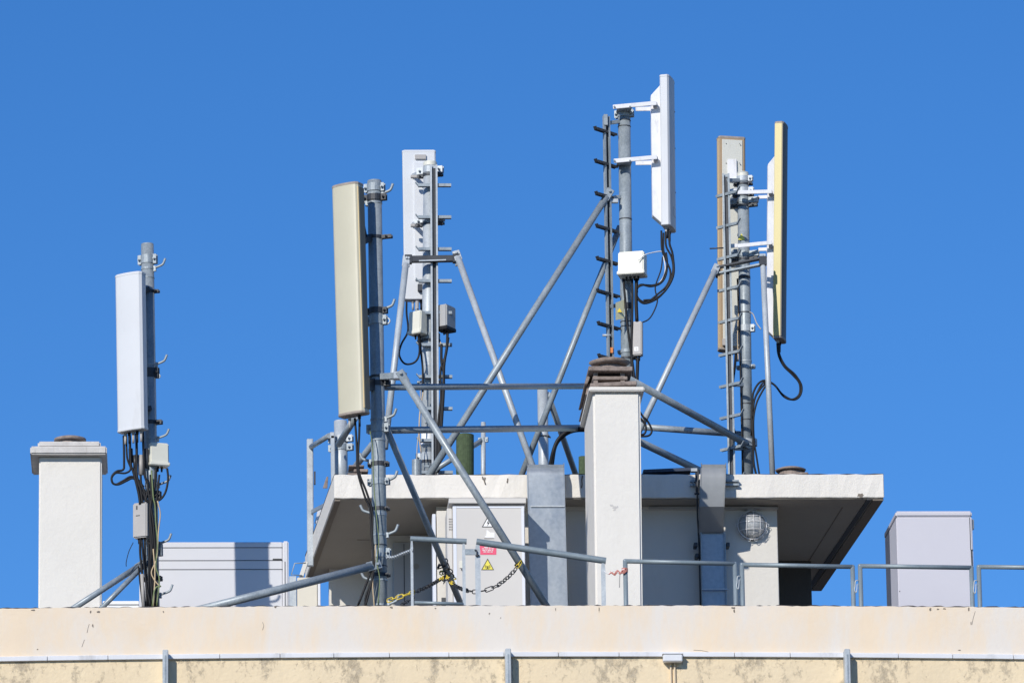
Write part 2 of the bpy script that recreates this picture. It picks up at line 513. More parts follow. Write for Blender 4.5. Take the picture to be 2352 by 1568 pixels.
# ------------------------------------------------------------------ rooftop hut
A0, A1 = P(768, 1143.5, YS), P(2031, 1143.5, YS)
A0.z = A1.z = z_sb
B0, B1 = Pz(701, 1330, z_sb), Pz(1888, 1352, z_sb)
hut = thing('rooftop_hut', 'white hut with a thick overhanging flat roof slab beside the masts', 'hut', ((A0.x + A1.x) / 2, YS + 1.5, z_fl))
up = V((0, 0, z_st - z_sb))
# slab with slightly rough front edges
n = 60
mb = MB(); rings = []
for i in range(n + 1):
    a, b = lerp(A0, A1, i / n), lerp(B0, B1, i / n)
    j = V((0, rv.uniform(-.004, .004), rv.uniform(0, .005))); j2 = V((0, rv.uniform(-.004, .004), rv.uniform(-.006, .003)))
    rings.append([a + j, a + up + j2, b + up, b])
slab = mb.loft(rings, True, False).build('roof_slab', 'slab_plaster', hut, 0.006)
dL, dR = (B0 - A0), (B1 - A1)
ins = V((0.012, 0.02, 0))
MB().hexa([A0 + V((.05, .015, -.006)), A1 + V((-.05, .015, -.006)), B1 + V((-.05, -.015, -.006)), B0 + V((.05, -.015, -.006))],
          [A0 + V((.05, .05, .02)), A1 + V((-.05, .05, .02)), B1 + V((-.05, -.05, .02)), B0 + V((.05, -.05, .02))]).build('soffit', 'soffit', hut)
for p0, d, sg in ((A0, dL, 1), (A1, dR, -1)):
    w0 = V(((0.055 if sg > 0 else 0.10) * sg, 0, 0))
    q0 = p0 + V((0.004 * sg, 0.02, 0)); q1 = p0 + d + V((0.004 * sg, -0.005, 0))
    dn = V((0, 0, -0.022))
    MB().hexa([q0 + dn, q0 + w0 + dn, q1 + w0 + dn, q1 + dn], [q0, q0 + w0, q1 + w0, q1]).build('drip_edge', 'drip', hut, 0.004)
    if sg > 0: continue
    e0 = q0 + w0 * 1.35; e1 = q1 + w0 * 1.35
    MB().bar(e0 + V((0, 0, -.008)), e1 + V((0, 0, -.008)), V((0.02, 0, 0)), V((0, 0, 0.006))).build('shadow_gap', 'seam', hut)
# bitumen edge on the slab
mb = MB(); rings = []
for i in range(n + 1):
    a, b = lerp(A0, A1, i / n) + up, lerp(B0, B1, i / n) + up
    h = max(0.002, 0.004 + rv.uniform(-.006, .007))
    rings.append([a + V((0, .015, 0)), a + V((0, .015, h)), b + V((0, -.02, 0.012)), b + V((0, -.02, 0))])
mb.loft(rings, True, False).build('waterproofing', 'bitumen', hut)
b_ = blot(1976, 1137, 9, 5, YS - 0.003, 12)
b_.build('chipped_patch', 'drip', hut)
mb = MB()
for pth in (((1114, 1096), (1112, 1103), (1115, 1112)), ((1108, 1094), (1109, 1100)), ((1166, 1098), (1165, 1108)), ((1338, 1092), (1336, 1102), (1337, 1112), (1335, 1120))):
    mb.tube([P(a, b, YS - 0.006) for a, b in pth], 0.006, 5)
mb.build('crack', 'drip', hut)
YW = YS + 0.33
def wx(px, py, Y): return P(px, py, Y).x
def wall(px0, px1, Y, th, name='wall', m='hut_wall'):
    return MB().bx(wx(px0, 1300, Y), wx(px1, 1300, Y), Y, Y + th, z_fl, z_sb - 0.003).build(name, m, hut, 0.006)
front = wall(1003, 1788, YW, 2.6, 'front_wall')
wall(880, 1003, YS + 1.45, 1.5, 'side_wall')
Yb = Pz(800, 1328, z_sb).y - 0.15
wall(756, 880, Yb - 0.3, 0.28, 'rear_wall')
wall(1790, 1863, Yb - 0.6, 0.5, 'rear_wall', 'dark_wall')  # this stretch has a darker tone than the other hut walls
MB().bx(wx(1003, 1300, YW), wx(1786, 1300, YW), YW - 0.035, YW - 0.002, P(1700, 1172, YW).z, P(1700, 1163, YW).z).build('wall_moulding', 'hut_wall', hut, 0.005)
# door in the shaded side wall
Yd = YS + 1.44
d = MB().bx(wx(903, 1300, Yd), wx(992, 1300, Yd), Yd - 0.03, Yd, z_fl, P(940, 1246, Yd).z).build('door', 'door_grey', hut, 0.004)
x0 = wx(928, 1300, Yd); MB().bx(x0 - 0.004, x0 + 0.004, Yd - 0.033, Yd - 0.029, z_fl + 0.1, P(940, 1250, Yd).z).build('seam', 'seam', d)
c = P(956, 1300, Yd - 0.032); MB().ring(c, Yv, 0.002, 0.028, 0.004).build('round_plate', 'soffit', d)
# soffit seams
for (a, b) in (((820, 1239), (1000, 1240)), ((909, 1242), (880, 1320)), ((1935, 1165), (1850, 1300))):
    p, q = Pz(*a, z_sb - 0.007), Pz(*b, z_sb - 0.007)
    w_ = (q - p).cross(Z).normalized() * 0.005
    MB().bar(p, q, w_, V((0, 0, 0.002))).build('soffit_seam', 'drip', hut)

# ------------------------------------------------------------------ chimneys
def chimney_left():
    Y0, Y1 = 53.62, 54.2
    t = thing('chimney', 'plain white chimney with stepped stone cap standing alone by the short mast', 'chimney', (wx(160, 1300, Y0), Y0 + 0.3, z_fl))
    x0, x1 = wx(89, 1200, Y0), wx(233, 1200, Y0)
    zc = P(160, 1048, Y0).z
    s = S(Y0)
    MB().bx(x0, x1, Y0, Y1, z_fl, zc + 0.002).build('shaft', 'white_plaster', t, 0.012, 2)
    mb = MB().bx(x0 - 20 * s, x1 + 12 * s, Y0 - 0.09, Y1 + 0.09, zc, zc + 19 * s)
    cp = mb.build('cap', 'cap_stone', t, 0.012, 2)
    MB().bx(x0 - 3 * s, x1 - 2 * s, Y0 - 0.05, Y1 + 0.05, zc + 19 * s - 0.002, zc + 33 * s).build('upper_step', 'cap_stone', cp, 0.014, 2)
    c = P(161, 1003, Y0 + 0.28); c.z = zc + 33 * s
    MB().cyl(c, c + Z * 0.075, 0.105, 24).build('flue', 'concrete', t)
    MB().tube([c + Z * 0.075, c + Z * 0.08, c + Z * 0.10, c + Z * 0.112], 0.1, 28, rs=[0.13, 0.14, 0.138, 0.10]).build('cowl', 'concrete', t)
chimney_left()
def chimney_mid():
    Y0, Y1 = 55.6, 56.85
    t = thing('chimney', 'tall white chimney in front of the hut topped by brown concrete slats', 'chimney', (wx(1415, 1300, Y0), Y0 + 0.6, z_fl))
    s = S(Y0)
    zc = P(1415, 900, Y0).z
    l0, r0 = P(1366, 1385, Y0).x, P(1473, 1385, Y0).x
    l1, r1 = P(1362, 915, Y0).x, P(1471, 915, Y0).x
    MB().hexa([(l0, Y0, z_fl), (r0, Y0, z_fl), (r0, Y1, z_fl), (l0, Y1, z_fl)], [(l1, Y0, zc), (r1, Y0, zc), (r1, Y1, zc), (l1, Y1, zc)]).build('shaft', 'white_plaster', t, 0.02, 3)
    ov = 0.045
    zt = zc + 10 * s
    c0, c1 = P(1352, 895, Y0).x, P(1482, 895, Y0).x - 0.01
    MB().bx(c0, c1, Y0 - ov, Y1 + ov, zc - 0.001, zt).build('cap', 'white_plaster', t, 0.008, 2)
    cw = thing_part('cowl', t, V((wx(1410, 880, Y0), Y0 + 0.5, zt)))
    def slat(px0, px1, zb, th, tilt, ya, yb):
        x0, x1 = wx(px0, 880, Y0), wx(px1, 880, Y0)
        return MB().hexa([(x0, ya, zb), (x1, ya, zb + tilt), (x1, yb, zb + tilt), (x0, yb, zb)], [(x0, ya, zb + th), (x1, ya, zb + th + tilt), (x1, yb, zb + th + tilt), (x0, yb, zb + th)])
    z1 = zt + 0.012
    for (a, b, zb, th, tl, yf) in ((1356, 1463, z1, 0.036, 0.022, -0.005), (1363, 1443, z1 + 0.082, 0.032, 0.0, 0.05), (1353, 1454, z1 + 0.155, 0.042, -0.004, 0.0)):
        slat(a, b, zb, th, tl, Y0 + 0.02 + yf, Y1 - 0.05).build('slat', 'concrete', cw, 0.005)
    mb = MB()
    for px in (1370, 1432):
        for yy in (Y0 + 0.08, Y0 + 0.6, Y1 - 0.15):
            x = wx(px, 880, Y0)
            mb.bx(x - 0.02, x + 0.02, yy, yy + 0.06, zt - 0.002, z1 + 0.16)
    mb.build('spacer', 'concrete', cw, 0.004)
    # side slats on the left flank, tilted boards
    for (pa, zb, h, yy0, yy1) in ((1352, z1 - 0.01, 0.10, Y0 + 0.25, Y1), (1350, z1 + 0.075, 0.075, Y0 + 0.2, Y1 - 0.1)):
        x = wx(pa, 880, Y0)
        MB().hexa([(x - 0.015, yy0, zb), (x + 0.01, yy0, zb), (x + 0.01, yy1, zb), (x - 0.015, yy1, zb)], [(x + 0.01, yy0, zb + h), (x + 0.04, yy0, zb + h), (x + 0.04, yy1, zb + h), (x + 0.01, yy1, zb + h)]).build('side_slat', 'concrete', cw, 0.004)
    c = V((wx(1406, 860, Y0), Y0 + 0.3, z1 + 0.2))
    MB().cyl(c - Z * 0.02, c + Z * 0.075, 0.11, 20).build('collar', 'concrete', cw); c = c + Z * 0.07
    MB().tube([c, c + Z * 0.03, c + Z * 0.05, c + Z * 0.06], 0.1, 24, rs=[0.15, 0.19, 0.14, 0.03]).build('dome_lid', 'concrete', cw)
    mb = MB()
    for a, b, rx, ry in ((1405, 1160, 5, 3), (1412, 1165, 6, 4), (1418, 1163, 3, 3), (1411, 1171, 4, 2)):
        q = blot(a, b, rx, ry, Y0 - 0.002); mb.add(q.v, q.f)
    mb.build('scuff', 'cap_stone', t)
def thing_part(name, parent, loc):
    o = bpy.data.objects.new(name, None)
    o.location = V(loc) - V(parent.location)
    o.parent = parent
    o.empty_display_size = 0.05
    C.objects.link(o)
    return o
chimney_mid()

# ================================================================== MASTS
class Mast:
    def __init__(s, name, label, top, bot, Y, dia, z_base, m='galv', cat='mast', group='antenna masts on the roof', Yb=None, capm=None):
        s.Y, s.top, s.bot = Y, top, bot
        s.a, s.b = P(*top, Y), P(*bot, Yb or Y)
        s.r = dia * S(Y) / 2
        ax = (s.b - s.a)
        e = s.a + ax * ((z_base - s.a.z) / ax.z)
        s.root = thing(name, label, cat, e, group)
        s.ax = (s.a - s.b).normalized()
        s.m = m
        MB().cyl(e, s.a, s.r, 28).build('pole', m, s.root)
        MB().cyl(s.a - s.ax * 0.004, s.a + s.ax * 0.006, s.r * 0.97, 24).build('pole_cap', capm or m, s.root)
        s.s = S(Y)
    def at(s, py):
        t = (py - s.top[1]) / (s.bot[1] - s.top[1])
        return s.a + (s.b - s.a) * t
    def band(s, py, h=2.5, m=None, ro=1.06, name='band'):
        MB().ring(s.at(py), s.ax, s.r * 0.98, s.r * ro, h * s.s, 24).build(name, m or s.m, s.root)
    def clamp(s, py, h=12, lug=9, m=None, sides=(-1, 1), dirv=None, name='clamp'):
        c = s.at(py); q = s.s; mb = MB()
        d = (dirv or V((0.94, -0.35, 0))).normalized(); n_ = s.ax.cross(d).normalized()
        mb.ring(c, s.ax, s.r * 0.97, s.r * 1.10, h * q, 24)
        for g in sides:
            mb.obox(c + d * g * (s.r + lug * q * 0.45) + n_ * s.r * 0.35, d * lug * q * 0.55, n_ * 1.6 * q, s.ax * h * q * 0.55)
            mb.obox(c + d * g * (s.r + lug * q * 0.45) - n_ * s.r * 0.25, d * lug * q * 0.55, n_ * 1.6 * q, s.ax * h * q * 0.55)
            bp = c + d * g * (s.r + lug * q * 0.5)
            mb.cyl(bp - n_ * s.r * 0.9, bp + n_ * s.r * 0.9, 1.9 * q, 8)
            mb.cyl(bp - n_ * s.r * 0.62, bp - n_ * s.r * 0.5, 3.4 * q, 6)
        return mb.build(name, m or s.m, s.root)
    def hook(s, py, g=1, L=24, rise=15, r=2.7, yy=-0.25, m=None):
        c = s.at(py); q = s.s
        d = V((g, yy, 0)).normalized()
        p0 = c + d * s.r * 0.8
        p1 = c + d * (s.r + L * q * 0.75) + Z * 7 * q
        p2 = c + d * (s.r + L * q) + Z * 11 * q
        p3 = c + d * (s.r + (L + 5) * q) + Z * (11 + rise * 0.8) * q
        mb = MB().tube(crv([p0, lerp(p0, p1, 0.6), p1, p2, p3], 4), r * q, 10)
        mb.ring(c, s.ax, s.r * 0.98, s.r * 1.07, 4 * q, 22)
        mb.obox(c + d * (s.r + 2 * q), d * 3 * q, s.ax.cross(d) * 4 * q, s.ax * 6 * q)
        return mb.build('step_hook', m or s.m, s.root)

def antenna(name, label, top, bot, Y, wd, dp, th, radome, cap, back, Yb=None, edge=None, bulge=0.2, connectors=4, group='sector panel antennas'):
    """panel: th turns its front towards the viewer's left, in degrees"""
    a, b = P(*top, Y), P(*bot, Yb or Y)
    t = thing(name, label, 'antenna', b, group)
    ax = (a - b).normalized()
    n_ = V((-math.sin(R(th)), -math.cos(R(th)), 0)); n_ = (n_ - ax * n_.dot(ax)).normalized()
    u = ax.cross(n_).normalized()            # along the width
    def sec(sc=1.0, grow=0.0):
        pts = []
        k = 14
        hw, d = wd / 2 * sc + grow, dp * sc + grow
        for i in range(k + 1):               # front curve
            q = -1 + 2 * i / k
            e = abs(q) ** 16
            pts.append((q * hw, d * 0.46 - d * bulge * e * 0.9 + d * 0.16 * (1 - q * q)))
        pts += [(hw, -d * 0.5 + 0.012), (hw - 0.012, -d * 0.5), (-hw + 0.012, -d * 0.5), (-hw, -d * 0.5 + 0.012)]
        return pts
    def ring3(p, s2): return [p + u * x + n_ * y for x, y in s2]
    mb = MB().loft([ring3(b, sec()), ring3(a, sec())], True, False)
    r_ = mb.build('radome', radome, t)
    for f in r_.data.polygons: f.use_smooth = False
    MB().loft([ring3(a - ax * 0.004, sec(1, 0.003)), ring3(a + ax * 0.012, sec(1, 0.003)), ring3(a + ax * 0.018, sec(0.95))], True, False).build('end_cap', cap, t)
    MB().loft([ring3(b - ax * 0.018, sec(0.97)), ring3(b - ax * 0.012, sec(1, 0.003)), ring3(b + ax * 0.004, sec(1, 0.003))], True, False).build('end_cap', cap, t)
    if back:
        MB().obox((a + b) / 2 - n_ * (dp * 0.5 + 0.004), u * (wd * 0.5 - 0.03), n_ * 0.0045, ax * ((a - b).length / 2 - 0.02)).build('back_plate', back, t, 0.003)
    if edge:
        for g in (-1, 1):
            MB().obox((a + b) / 2 + u * g * (wd / 2 + 0.001) - n_ * dp * 0.12, u * 0.003, n_ * dp * 0.16, ax * ((a - b).length / 2 - 0.005)).build('edge_strip', edge, t)
    for i in range(connectors):
        q = (i - (connectors - 1) / 2) / max(1, connectors) * wd * 0.75
        mb = MB()
        p = b - ax * 0.016 + u * q - n_ * dp * 0.1
        mb.cyl(p, p - ax * 0.03, 0.014, 12); mb.cyl(p - ax * 0.03, p - ax * 0.10, 0.010, 12)
        mb.build('connector', 'black' if i % 2 else 'cable_grey', t)
    t_ = dict(root=t, a=a, b=b, u=u, n=n_, ax=ax)
    return t_
def arm(root, p, q, hw, hh, m, name='bracket_arm', bevel=0.003):
    d = (q - p).normalized(); sd = d.cross(Z).normalized()
    return MB().bar(p, q, sd * hw, sd.cross(d).normalized() * hh).build(name, m, root, bevel)
def cable(label, pts, r=2.6, m='black', name='cable', cat='cable', group=None, n=9):
    """pts: (px, py, Y)"""
    q = [P(*p) for p in pts]
    mb = MB().tube(crv(q, 6), r * S(pts[0][2]), n)
    return tag(mb.build(name, m), label, cat, group)
def cables(label, list_, m='black', name='cable_bundle', cat='cables', group=None):
    root = None
    for i, (pts, r, mm) in enumerate(list_):
        q = [P(*p) for p in pts]
        if root is None:
            root = thing(name, label, cat, q[-1], group)
        MB().tube(crv(q, 6), r * S(pts[0][2]), 9).build('cable', mm or m, root)
    return root
def brace(label, a, b, dia, m='galv', flat=(0, 0), group='bracing tubes of the masts'):
    p, q = P(*a), P(*b)
    s = S(a[2])
    t = thing('brace_tube', label, 'brace', q, group)
    d = (q - p).normalized(); r = dia * s / 2
    MB().cyl(p, q, r, 18).build('tube', m, t)
    sd = d.cross(Yv).normalized()
    for e, pt, sg in ((flat[0], p, 1), (flat[1], q, -1)):
        if e:
            c = pt - d * sg * r * 0.9
            mb = MB().obox(c, d * r * 1.9, sd * r * 1.15, Yv * r * 0.45)
            mb.cyl(c - Yv * r * 1.1 - d * sg * r, c + Yv * r * 1.1 - d * sg * r, r * 0.4, 8)
            mb.build('end_lug', m, t, 0.004)
    return t

# ---------- short mast by the plain chimney
m1 = Mast('antenna_mast', 'short galvanised mast beside the plain chimney, its foot wrapped in cables', (338.5, 562), (352, 1390), 52.72, 29, z_fl)
m1.clamp(597, 20, 8); m1.band(617, 2); m1.band(640, 2)
m1.hook(619, 1, 22, 15); m1.hook(842, 1, 22, 15, m='galv'); m1.hook(1012, 1, 24, 14); m1.hook(1118, 1, 26, 14); m1.hook(1252, 1, 25, 16); m1.hook(1368, 1, 26, 16)
m1.clamp(672, 6, 12, 'dark', (1,)); m1.clamp(860, 22, 8, 'dark', (1,)); m1.clamp(974, 9, 14, 'dark', (1,)); m1.clamp(1140, 16, 8, 'dark'); m1.clamp(1265, 26, 9, None, (1,)); m1.clamp(1330, 10, 7, 'dark')
c = m1.at(868) + V((m1.r + 0.02, -0.02, 0)); MB().ring(c, V((0.3, 1, 0)), 0.014, 0.021, 0.012, 14).build('shackle', 'galv', m1.root)
A = antenna('panel_antenna', 'white panel antenna on the shortest mast, beside the plain chimney', (299, 634), (304.5, 986), 52.55, 0.262, 0.095, 31, 'white_radome', 'white_radome', 'back_plate', connectors=5)
for k in (0.1, 0.88):
    p = lerp(A['a'], A['b'], k) - A['n'] * 0.05
    q = m1.at(lerp(634, 986, k))
    arm(A['root'], p, q + V((0.0, -m1.r, 0)), 0.03, 0.02, 'dark')
def rbox(name, label, px0, px1, py0, py1, Y, dp, m, cat, th=20, taper=0.0, group=None, lip=False, cables_=0, bev=0.01, lid_m=None):
    """small housing facing the viewer, turned th degrees to the viewer's left"""
    c0 = P((px0 + px1) / 2, py1, Y); c1 = P((px0 + px1) / 2, py0, Y)
    hw = (px1 - px0) / 2 * S(Y) / max(0.3, math.cos(R(th))) * (1 if abs(th) < 1 else 0.9)
    t = thing(name, label, cat, c0, group)
    n_ = V((-math.sin(R(th)), -math.cos(R(th)), 0)); u = V((math.cos(R(th)), -math.sin(R(th)), 0))
    def rg(c, w_, d0, d1): return [c - u * w_ - n_ * d0, c - u * w_ + n_ * d1, c + u * w_ + n_ * d1, c + u * w_ - n_ * d0]
    h = c1.z - c0.z
    up_ = (c1 - c0)
    MB().loft([rg(c0, hw, dp / 2, dp / 2), rg(c0 + up_ * 0.15, hw * (1 - taper * .3), dp / 2, dp / 2 * (1 - taper)), rg(c1, hw * (1 - taper * .3), dp / 2, dp / 2 * (1 - taper * 2))], True, False).build('housing', m, t, bev, 2)
    if lip:
        MB().loft([rg(c0 - up_ * 0.02, hw * 1.03, dp / 2 * 0.9, dp / 2 * 1.08), rg(c0 + up_ * 0.14, hw * 1.03, dp / 2 * 0.9, dp / 2 * 1.05)], True, False).build('base_rim', lid_m or m, t, 0.006, 2)
    MB().loft([rg(c0 + up_ * 0.04, hw * 0.9, dp / 2 + 0.02, -dp / 2 + 0.006), rg(c1 - up_ * 0.05, hw * 0.9, dp / 2 + 0.02, -dp / 2 + 0.006)], True, False).build('mounting_plate', 'galv', t)
    for k in range(cables_):
        p = c0 + u * hw * (-0.6 + 1.2 * (k + 0.5) / cables_)
        MB().cyl(p + Z * 0.004, p - Z * 0.045, 0.012, 10, 0.008).build('gland', 'black', t)
    return dict(root=t, c0=c0, c1=c1, u=u, n=n_, hw=hw, dp=dp)
GB = 'amplifier housings and junction boxes on the masts'
b1 = rbox('junction_box', 'cream amplifier box below the white antenna beside the plain chimney', 338, 387, 1019, 1071, 52.7, 0.13, 'cream_box', 'junction box', -18, 0.12, GB, True, 3)
b2 = rbox('filter_box', 'grey filter box strapped low on the shortest mast among its cables', 308, 344, 1156, 1236, 52.66, 0.09, 'grey_box', 'filter box', 25, 0.0, GB, False, 3)
for (ox, oz, w_, h_) in ((-0.4, 0.86, .10, .055), (-0.25, 0.63, .28, .012)):
    p = lerp(b2['c0'], b2['c1'], oz) + b2['u'] * b2['hw'] * ox + b2['n'] * (b2['dp'] / 2 + 0.001)
    MB().obox(p, b2['u'] * b2['hw'] * w_, b2['n'] * 0.001, Z * h_ * 0.3).build('marking', 'seam', b2['root'])
Yc = 52.62

cables('jumper cables hanging and looping below the white antenna beside the plain chimney', [
    ([(284, 1000, Yc), (285, 1060, Yc), (283, 1078, Yc), (268, 1082, Yc), (257, 1094, Yc), (259, 1109, Yc), (272, 1112, Yc), (290, 1104, Yc), (304, 1098, Yc), (318, 1106, Yc), (330, 1125, Yc), (334, 1150, Yc)], 2.6, None),
    ([(290, 1000, Yc), (292, 1050, Yc), (300, 1076, Yc), (288, 1086, Yc), (266, 1086, Yc), (256, 1100, Yc), (264, 1112, Yc), (282, 1104, Yc), (300, 1094, Yc), (316, 1100, Yc), (330, 1118, Yc)], 2.3, None),
    ([(298, 1000, Yc), (299, 1040, Yc), (301, 1070, Yc), (306, 1082, Yc), (318, 1130, Yc), (322, 1158, Yc)], 3.1, None),
    ([(313, 995, Yc), (314, 1040, Yc), (314, 1090, Yc), (322, 1120, Yc), (328, 1158, Yc)], 3.1, None),
    ([(328, 990, Yc), (330, 1050, Yc), (332, 1090, Yc), (340, 1115, Yc), (336, 1140, Yc), (332, 1158, Yc)], 2.8, None),
    ([(384, 1075, Yc), (386, 1100, Yc), (380, 1130, Yc), (366, 1148, Yc), (348, 1146, Yc), (340, 1135, Yc)], 2.5, None),
    ([(358, 1075, Yc), (356, 1110, Yc), (350, 1140, Yc), (344, 1170, Yc), (346, 1260, Yc), (342, 1390, Yc)], 2.8, None),
    ([(322, 1238, Yc), (322, 1270, Yc), (327, 1320, Yc), (333, 1392, Yc)], 2.7, None),
    ([(332, 1238, Yc), (334, 1300, Yc), (338, 1392, Yc)], 2.7, None),
    ([(346, 1090, Yc), (348, 1140, Yc), (345, 1180, Yc), (350, 1240, Yc), (346, 1300, Yc), (350, 1392, Yc)], 3.0, None),
    ([(338, 1100, Yc), (344, 1150, Yc), (352, 1200, Yc), (355, 1260, Yc), (352, 1330, Yc), (356, 1392, Yc)], 2.7, None),
    ([(366, 1090, Yc), (362, 1130, Yc), (358, 1170, Yc), (360, 1230, Yc), (357, 1310, Yc), (361, 1392, Yc)], 2.3, None),
    ([(326, 1240, Yc - .02), (329, 1280, Yc - .02), (336, 1340, Yc - .02), (346, 1392, Yc - .02)], 2.5, None),
    ([(340, 1240, Yc - .01), (343, 1290, Yc - .01), (341, 1340, Yc - .01), (344, 1392, Yc - .01)], 2.5, None),
    ([(310, 1075, Yc), (312, 1100, Yc), (326, 1128, Yc), (338, 1150, Yc), (350, 1154, Yc)], 2.6, None),
    ([(323, 1090, Yc), (325, 1112, Yc), (336, 1132, Yc), (352, 1140, Yc), (362, 1134, Yc)], 2.6, None),
    ([(318, 1300, Yc), (322, 1340, Yc), (328, 1392, Yc)], 2.0, None),
], 'black')
cables('earthing wires, green and tan, tied along the shortest mast', [
    ([(348, 1080, 52.6), (352, 1140, 52.6), (356, 1160, 52.6), (358, 1200, 52.6), (362, 1250, 52.6), (358, 1300, 52.6), (366, 1330, 52.6), (360, 1390, 52.6)], 1.7, 'cable_green'),
    ([(362, 1150, 52.6), (368, 1180, 52.6), (364, 1220, 52.6), (360, 1280, 52.6), (348, 1312, 52.6), (354, 1330, 52.6), (366, 1345, 52.6)], 1.5, 'cable_tan'),
    ([(352, 1260, 52.6), (356, 1320, 52.6), (352, 1392, 52.6)], 1.6, 'cable_tan'),
    ([(370, 1345, 52.6), (356, 1352, 52.6), (350, 1392, 52.6)], 2.0, 'cable_green'),
    ([(306, 1245, 52.6), (296, 1266, 52.6), (290, 1290, 52.6), (290, 1300, 52.6)], 0.9, 'black'),
])
# narrow connectors and dampers among those cables
cy = thing('surge_arrestor', 'cluster of dark surge arrestor cylinders below the white antenna by the chimney', 'surge arrestor', P(318, 1085, 52.7))
for px, y0, y1, r in ((310, 1045, 1075, 5), (323, 1045, 1090, 6.5), (300, 1030, 1062, 5), (336, 1030, 1075, 5)):
    MB().cyl(P(px, y0, 52.66), P(px + 1, y1, 52.66), r * S(52.66), 12).build('cylinder', 'grey_box' if r > 6 else 'dark', cy)
tag(MB().cyl(P(326, 1318, 52.62), P(330, 1395, 52.62), 4.2 * S(52.6), 12).build('conduit', 'cable_grey'), 'short pale conduit standing among the cables at the shortest mast foot', 'conduit')
brace('grey tube sloping from the shortest mast towards the plain chimney base, upper of two', (318, 1300, 52.75), (160, 1402, 52.4), 14, 'galv', (1, 0))
brace('grey tube sloping from the shortest mast to the parapet, lower of two', (338, 1290, 52.7), (225, 1404, 52.4), 12, 'galv', (1, 0))

# ---------- front mast with the beige antenna
m2 = Mast('antenna_mast', 'thick mast before the hut with beige antenna clamped on its side', (860, 417), (874, 1388), 53.15, 33, z_fl)
m2.band(448, 2, 'dark', 1.05); m2.band(464, 2, 'dark', 1.05); m2.band(1015, 6); m2.band(1185, 7); m2.band(1302, 2.5, 'dark', 1.05); m2.band(1255, 2.5, 'dark', 1.05)
m2.clamp(432, 18, 8); m2.clamp(455, 14, 12, 'dark'); m2.clamp(548, 7, 24, 'dark'); m2.clamp(718, 13, 10, 'dark'); m2.clamp(740, 20, 9, None); m2.clamp(870, 5, 22, 'dark'); m2.clamp(886, 12, 14, 'dark'); m2.clamp(988, 18, 10); m2.clamp(1070, 10, 8, 'dark'); m2.clamp(1110, 14, 9, 'galv'); m2.clamp(1172, 8, 7, 'dark'); m2.clamp(1273, 20, 9, None, (1,)); m2.clamp(1322, 8, 6, 'dark', (1,))
for y, g in ((448, 1), (716, 1), (968, 1), (1110, 1), (1232, 1), (1390, 1)): m2.hook(y, g, 22, 16, 3.2)
for y, g in ((468, -1), (1064, -1), (1182, -1), (1334, -1)): m2.hook(y, g, 22, 14, 3.2, 0.2)
c = m2.at(742) + V((m2.r + 0.03, -0.02, 0)); MB().ring(c, V((0.3, 1, 0)), 0.02, 0.03, 0.014, 16).build('shackle', 'galv', m2.root)
A = antenna('panel_antenna', 'long beige panel antenna leaning beside the thick mast before the hut', (797.5, 429), (812.5, 950), 52.93, 0.262, 0.11, 33, 'beige_radome', 'cap_brown', None, edge=None, bulge=0.16, connectors=2)
for off, hw_, mm in ((0.036, 0.0085, 'beige_edge'), (-0.0135, 0.041, 'brown_side')):
    MB().obox((A['a'] + A['b']) / 2 + A['u'] * 0.132 + A['n'] * off, A['u'] * 0.004, A['n'] * hw_, A['ax'] * 0.985).build('edge_strip', mm, A['root'])
for y, ya in ((548, 560), (888, 888)):
    p = lerp(A['a'], A['b'], (ya - 429) / 521) + A['u'] * 0.06 - A['n'] * 0.05
    arm(A['root'], p, m2.at(y) + V((-m2.r * 0.7, -0.02, 0)), 0.035, 0.028 if y < 700 else 0.05, 'dark')
p = lerp(A['a'], A['b'], 0.11) - A['n'] * 0.06 + A['u'] * 0.08
arm(A['root'], p, m2.at(560) + V((-m2.r * 1.3, -0.02, 0)), 0.02, 0.012, 'dark', 'tilt_strut')
Yc = 53.0
cables('two black feeder cables hanging from the beige antenna before the hut', [
    ([(815, 960, Yc), (818, 1000, Yc), (820, 1040, Yc), (822, 1085, Yc), (838, 1140, Yc), (850, 1170, Yc), (853, 1220, Yc), (857, 1270, Yc), (852, 1310, Yc), (822, 1390, Yc)], 2.6, None),
    ([(826, 958, Yc), (825, 1000, Yc), (823, 1040, Yc), (825, 1085, Yc), (842, 1130, Yc), (855, 1175, Yc), (855, 1230, Yc), (859, 1280, Yc), (856, 1325, Yc), (838, 1395, Yc)], 2.6, None),
    ([(858, 1300, Yc), (854, 1330, Yc), (840, 1370, Yc), (838, 1392, Yc)], 2.2, None),
])
cables('thin green and tan earthing wires running down the thick mast', [
    ([(850, 990, Yc), (856, 1030, Yc), (858, 1100, Yc), (864, 1180, Yc), (870, 1240, Yc), (866, 1290, Yc), (872, 1330, Yc), (868, 1390, Yc)], 1.2, 'cable_green'),
    ([(863, 1250, Yc), (860, 1300, Yc), (856, 1340, Yc), (860, 1395, Yc)], 1.4, 'cable_tan'),
])
# outrigger head with its two legs
hd = thing('outrigger_bracket', 'galvanised box bracket carrying a sloping leg off the thick mast', 'bracket', P(905, 862, 53.05))
arm(hd, m2.at(872) + V((0.02, -0.03, 0)), P(930, 862, 52.87), 0.025, 0.028, 'galv', 'bracket_arm', 0.004)
MB().obox(P(917, 863, 52.87), X * 0.05, Yv * 0.035, Z * 0.032).build('head_plate', 'galv_pale', hd, 0.004)
brace('long grey tube sloping from the outrigger bracket across the grey cabinet', (929, 872, 52.85), (1262, 1402, 53.15), 17, 'galv', (1, 0))
brace('dark shaded tube sloping behind the thick mast and wrapped in warning chain', (884, 975, 53.2), (1066, 1404, 54.45), 15, 'galv', (0, 0))
brace('long grey tube sloping from the thick mast across the wide pale cabinet', (852, 1300, 53.0), (440, 1404, 52.4), 19, 'galv', (1, 0))

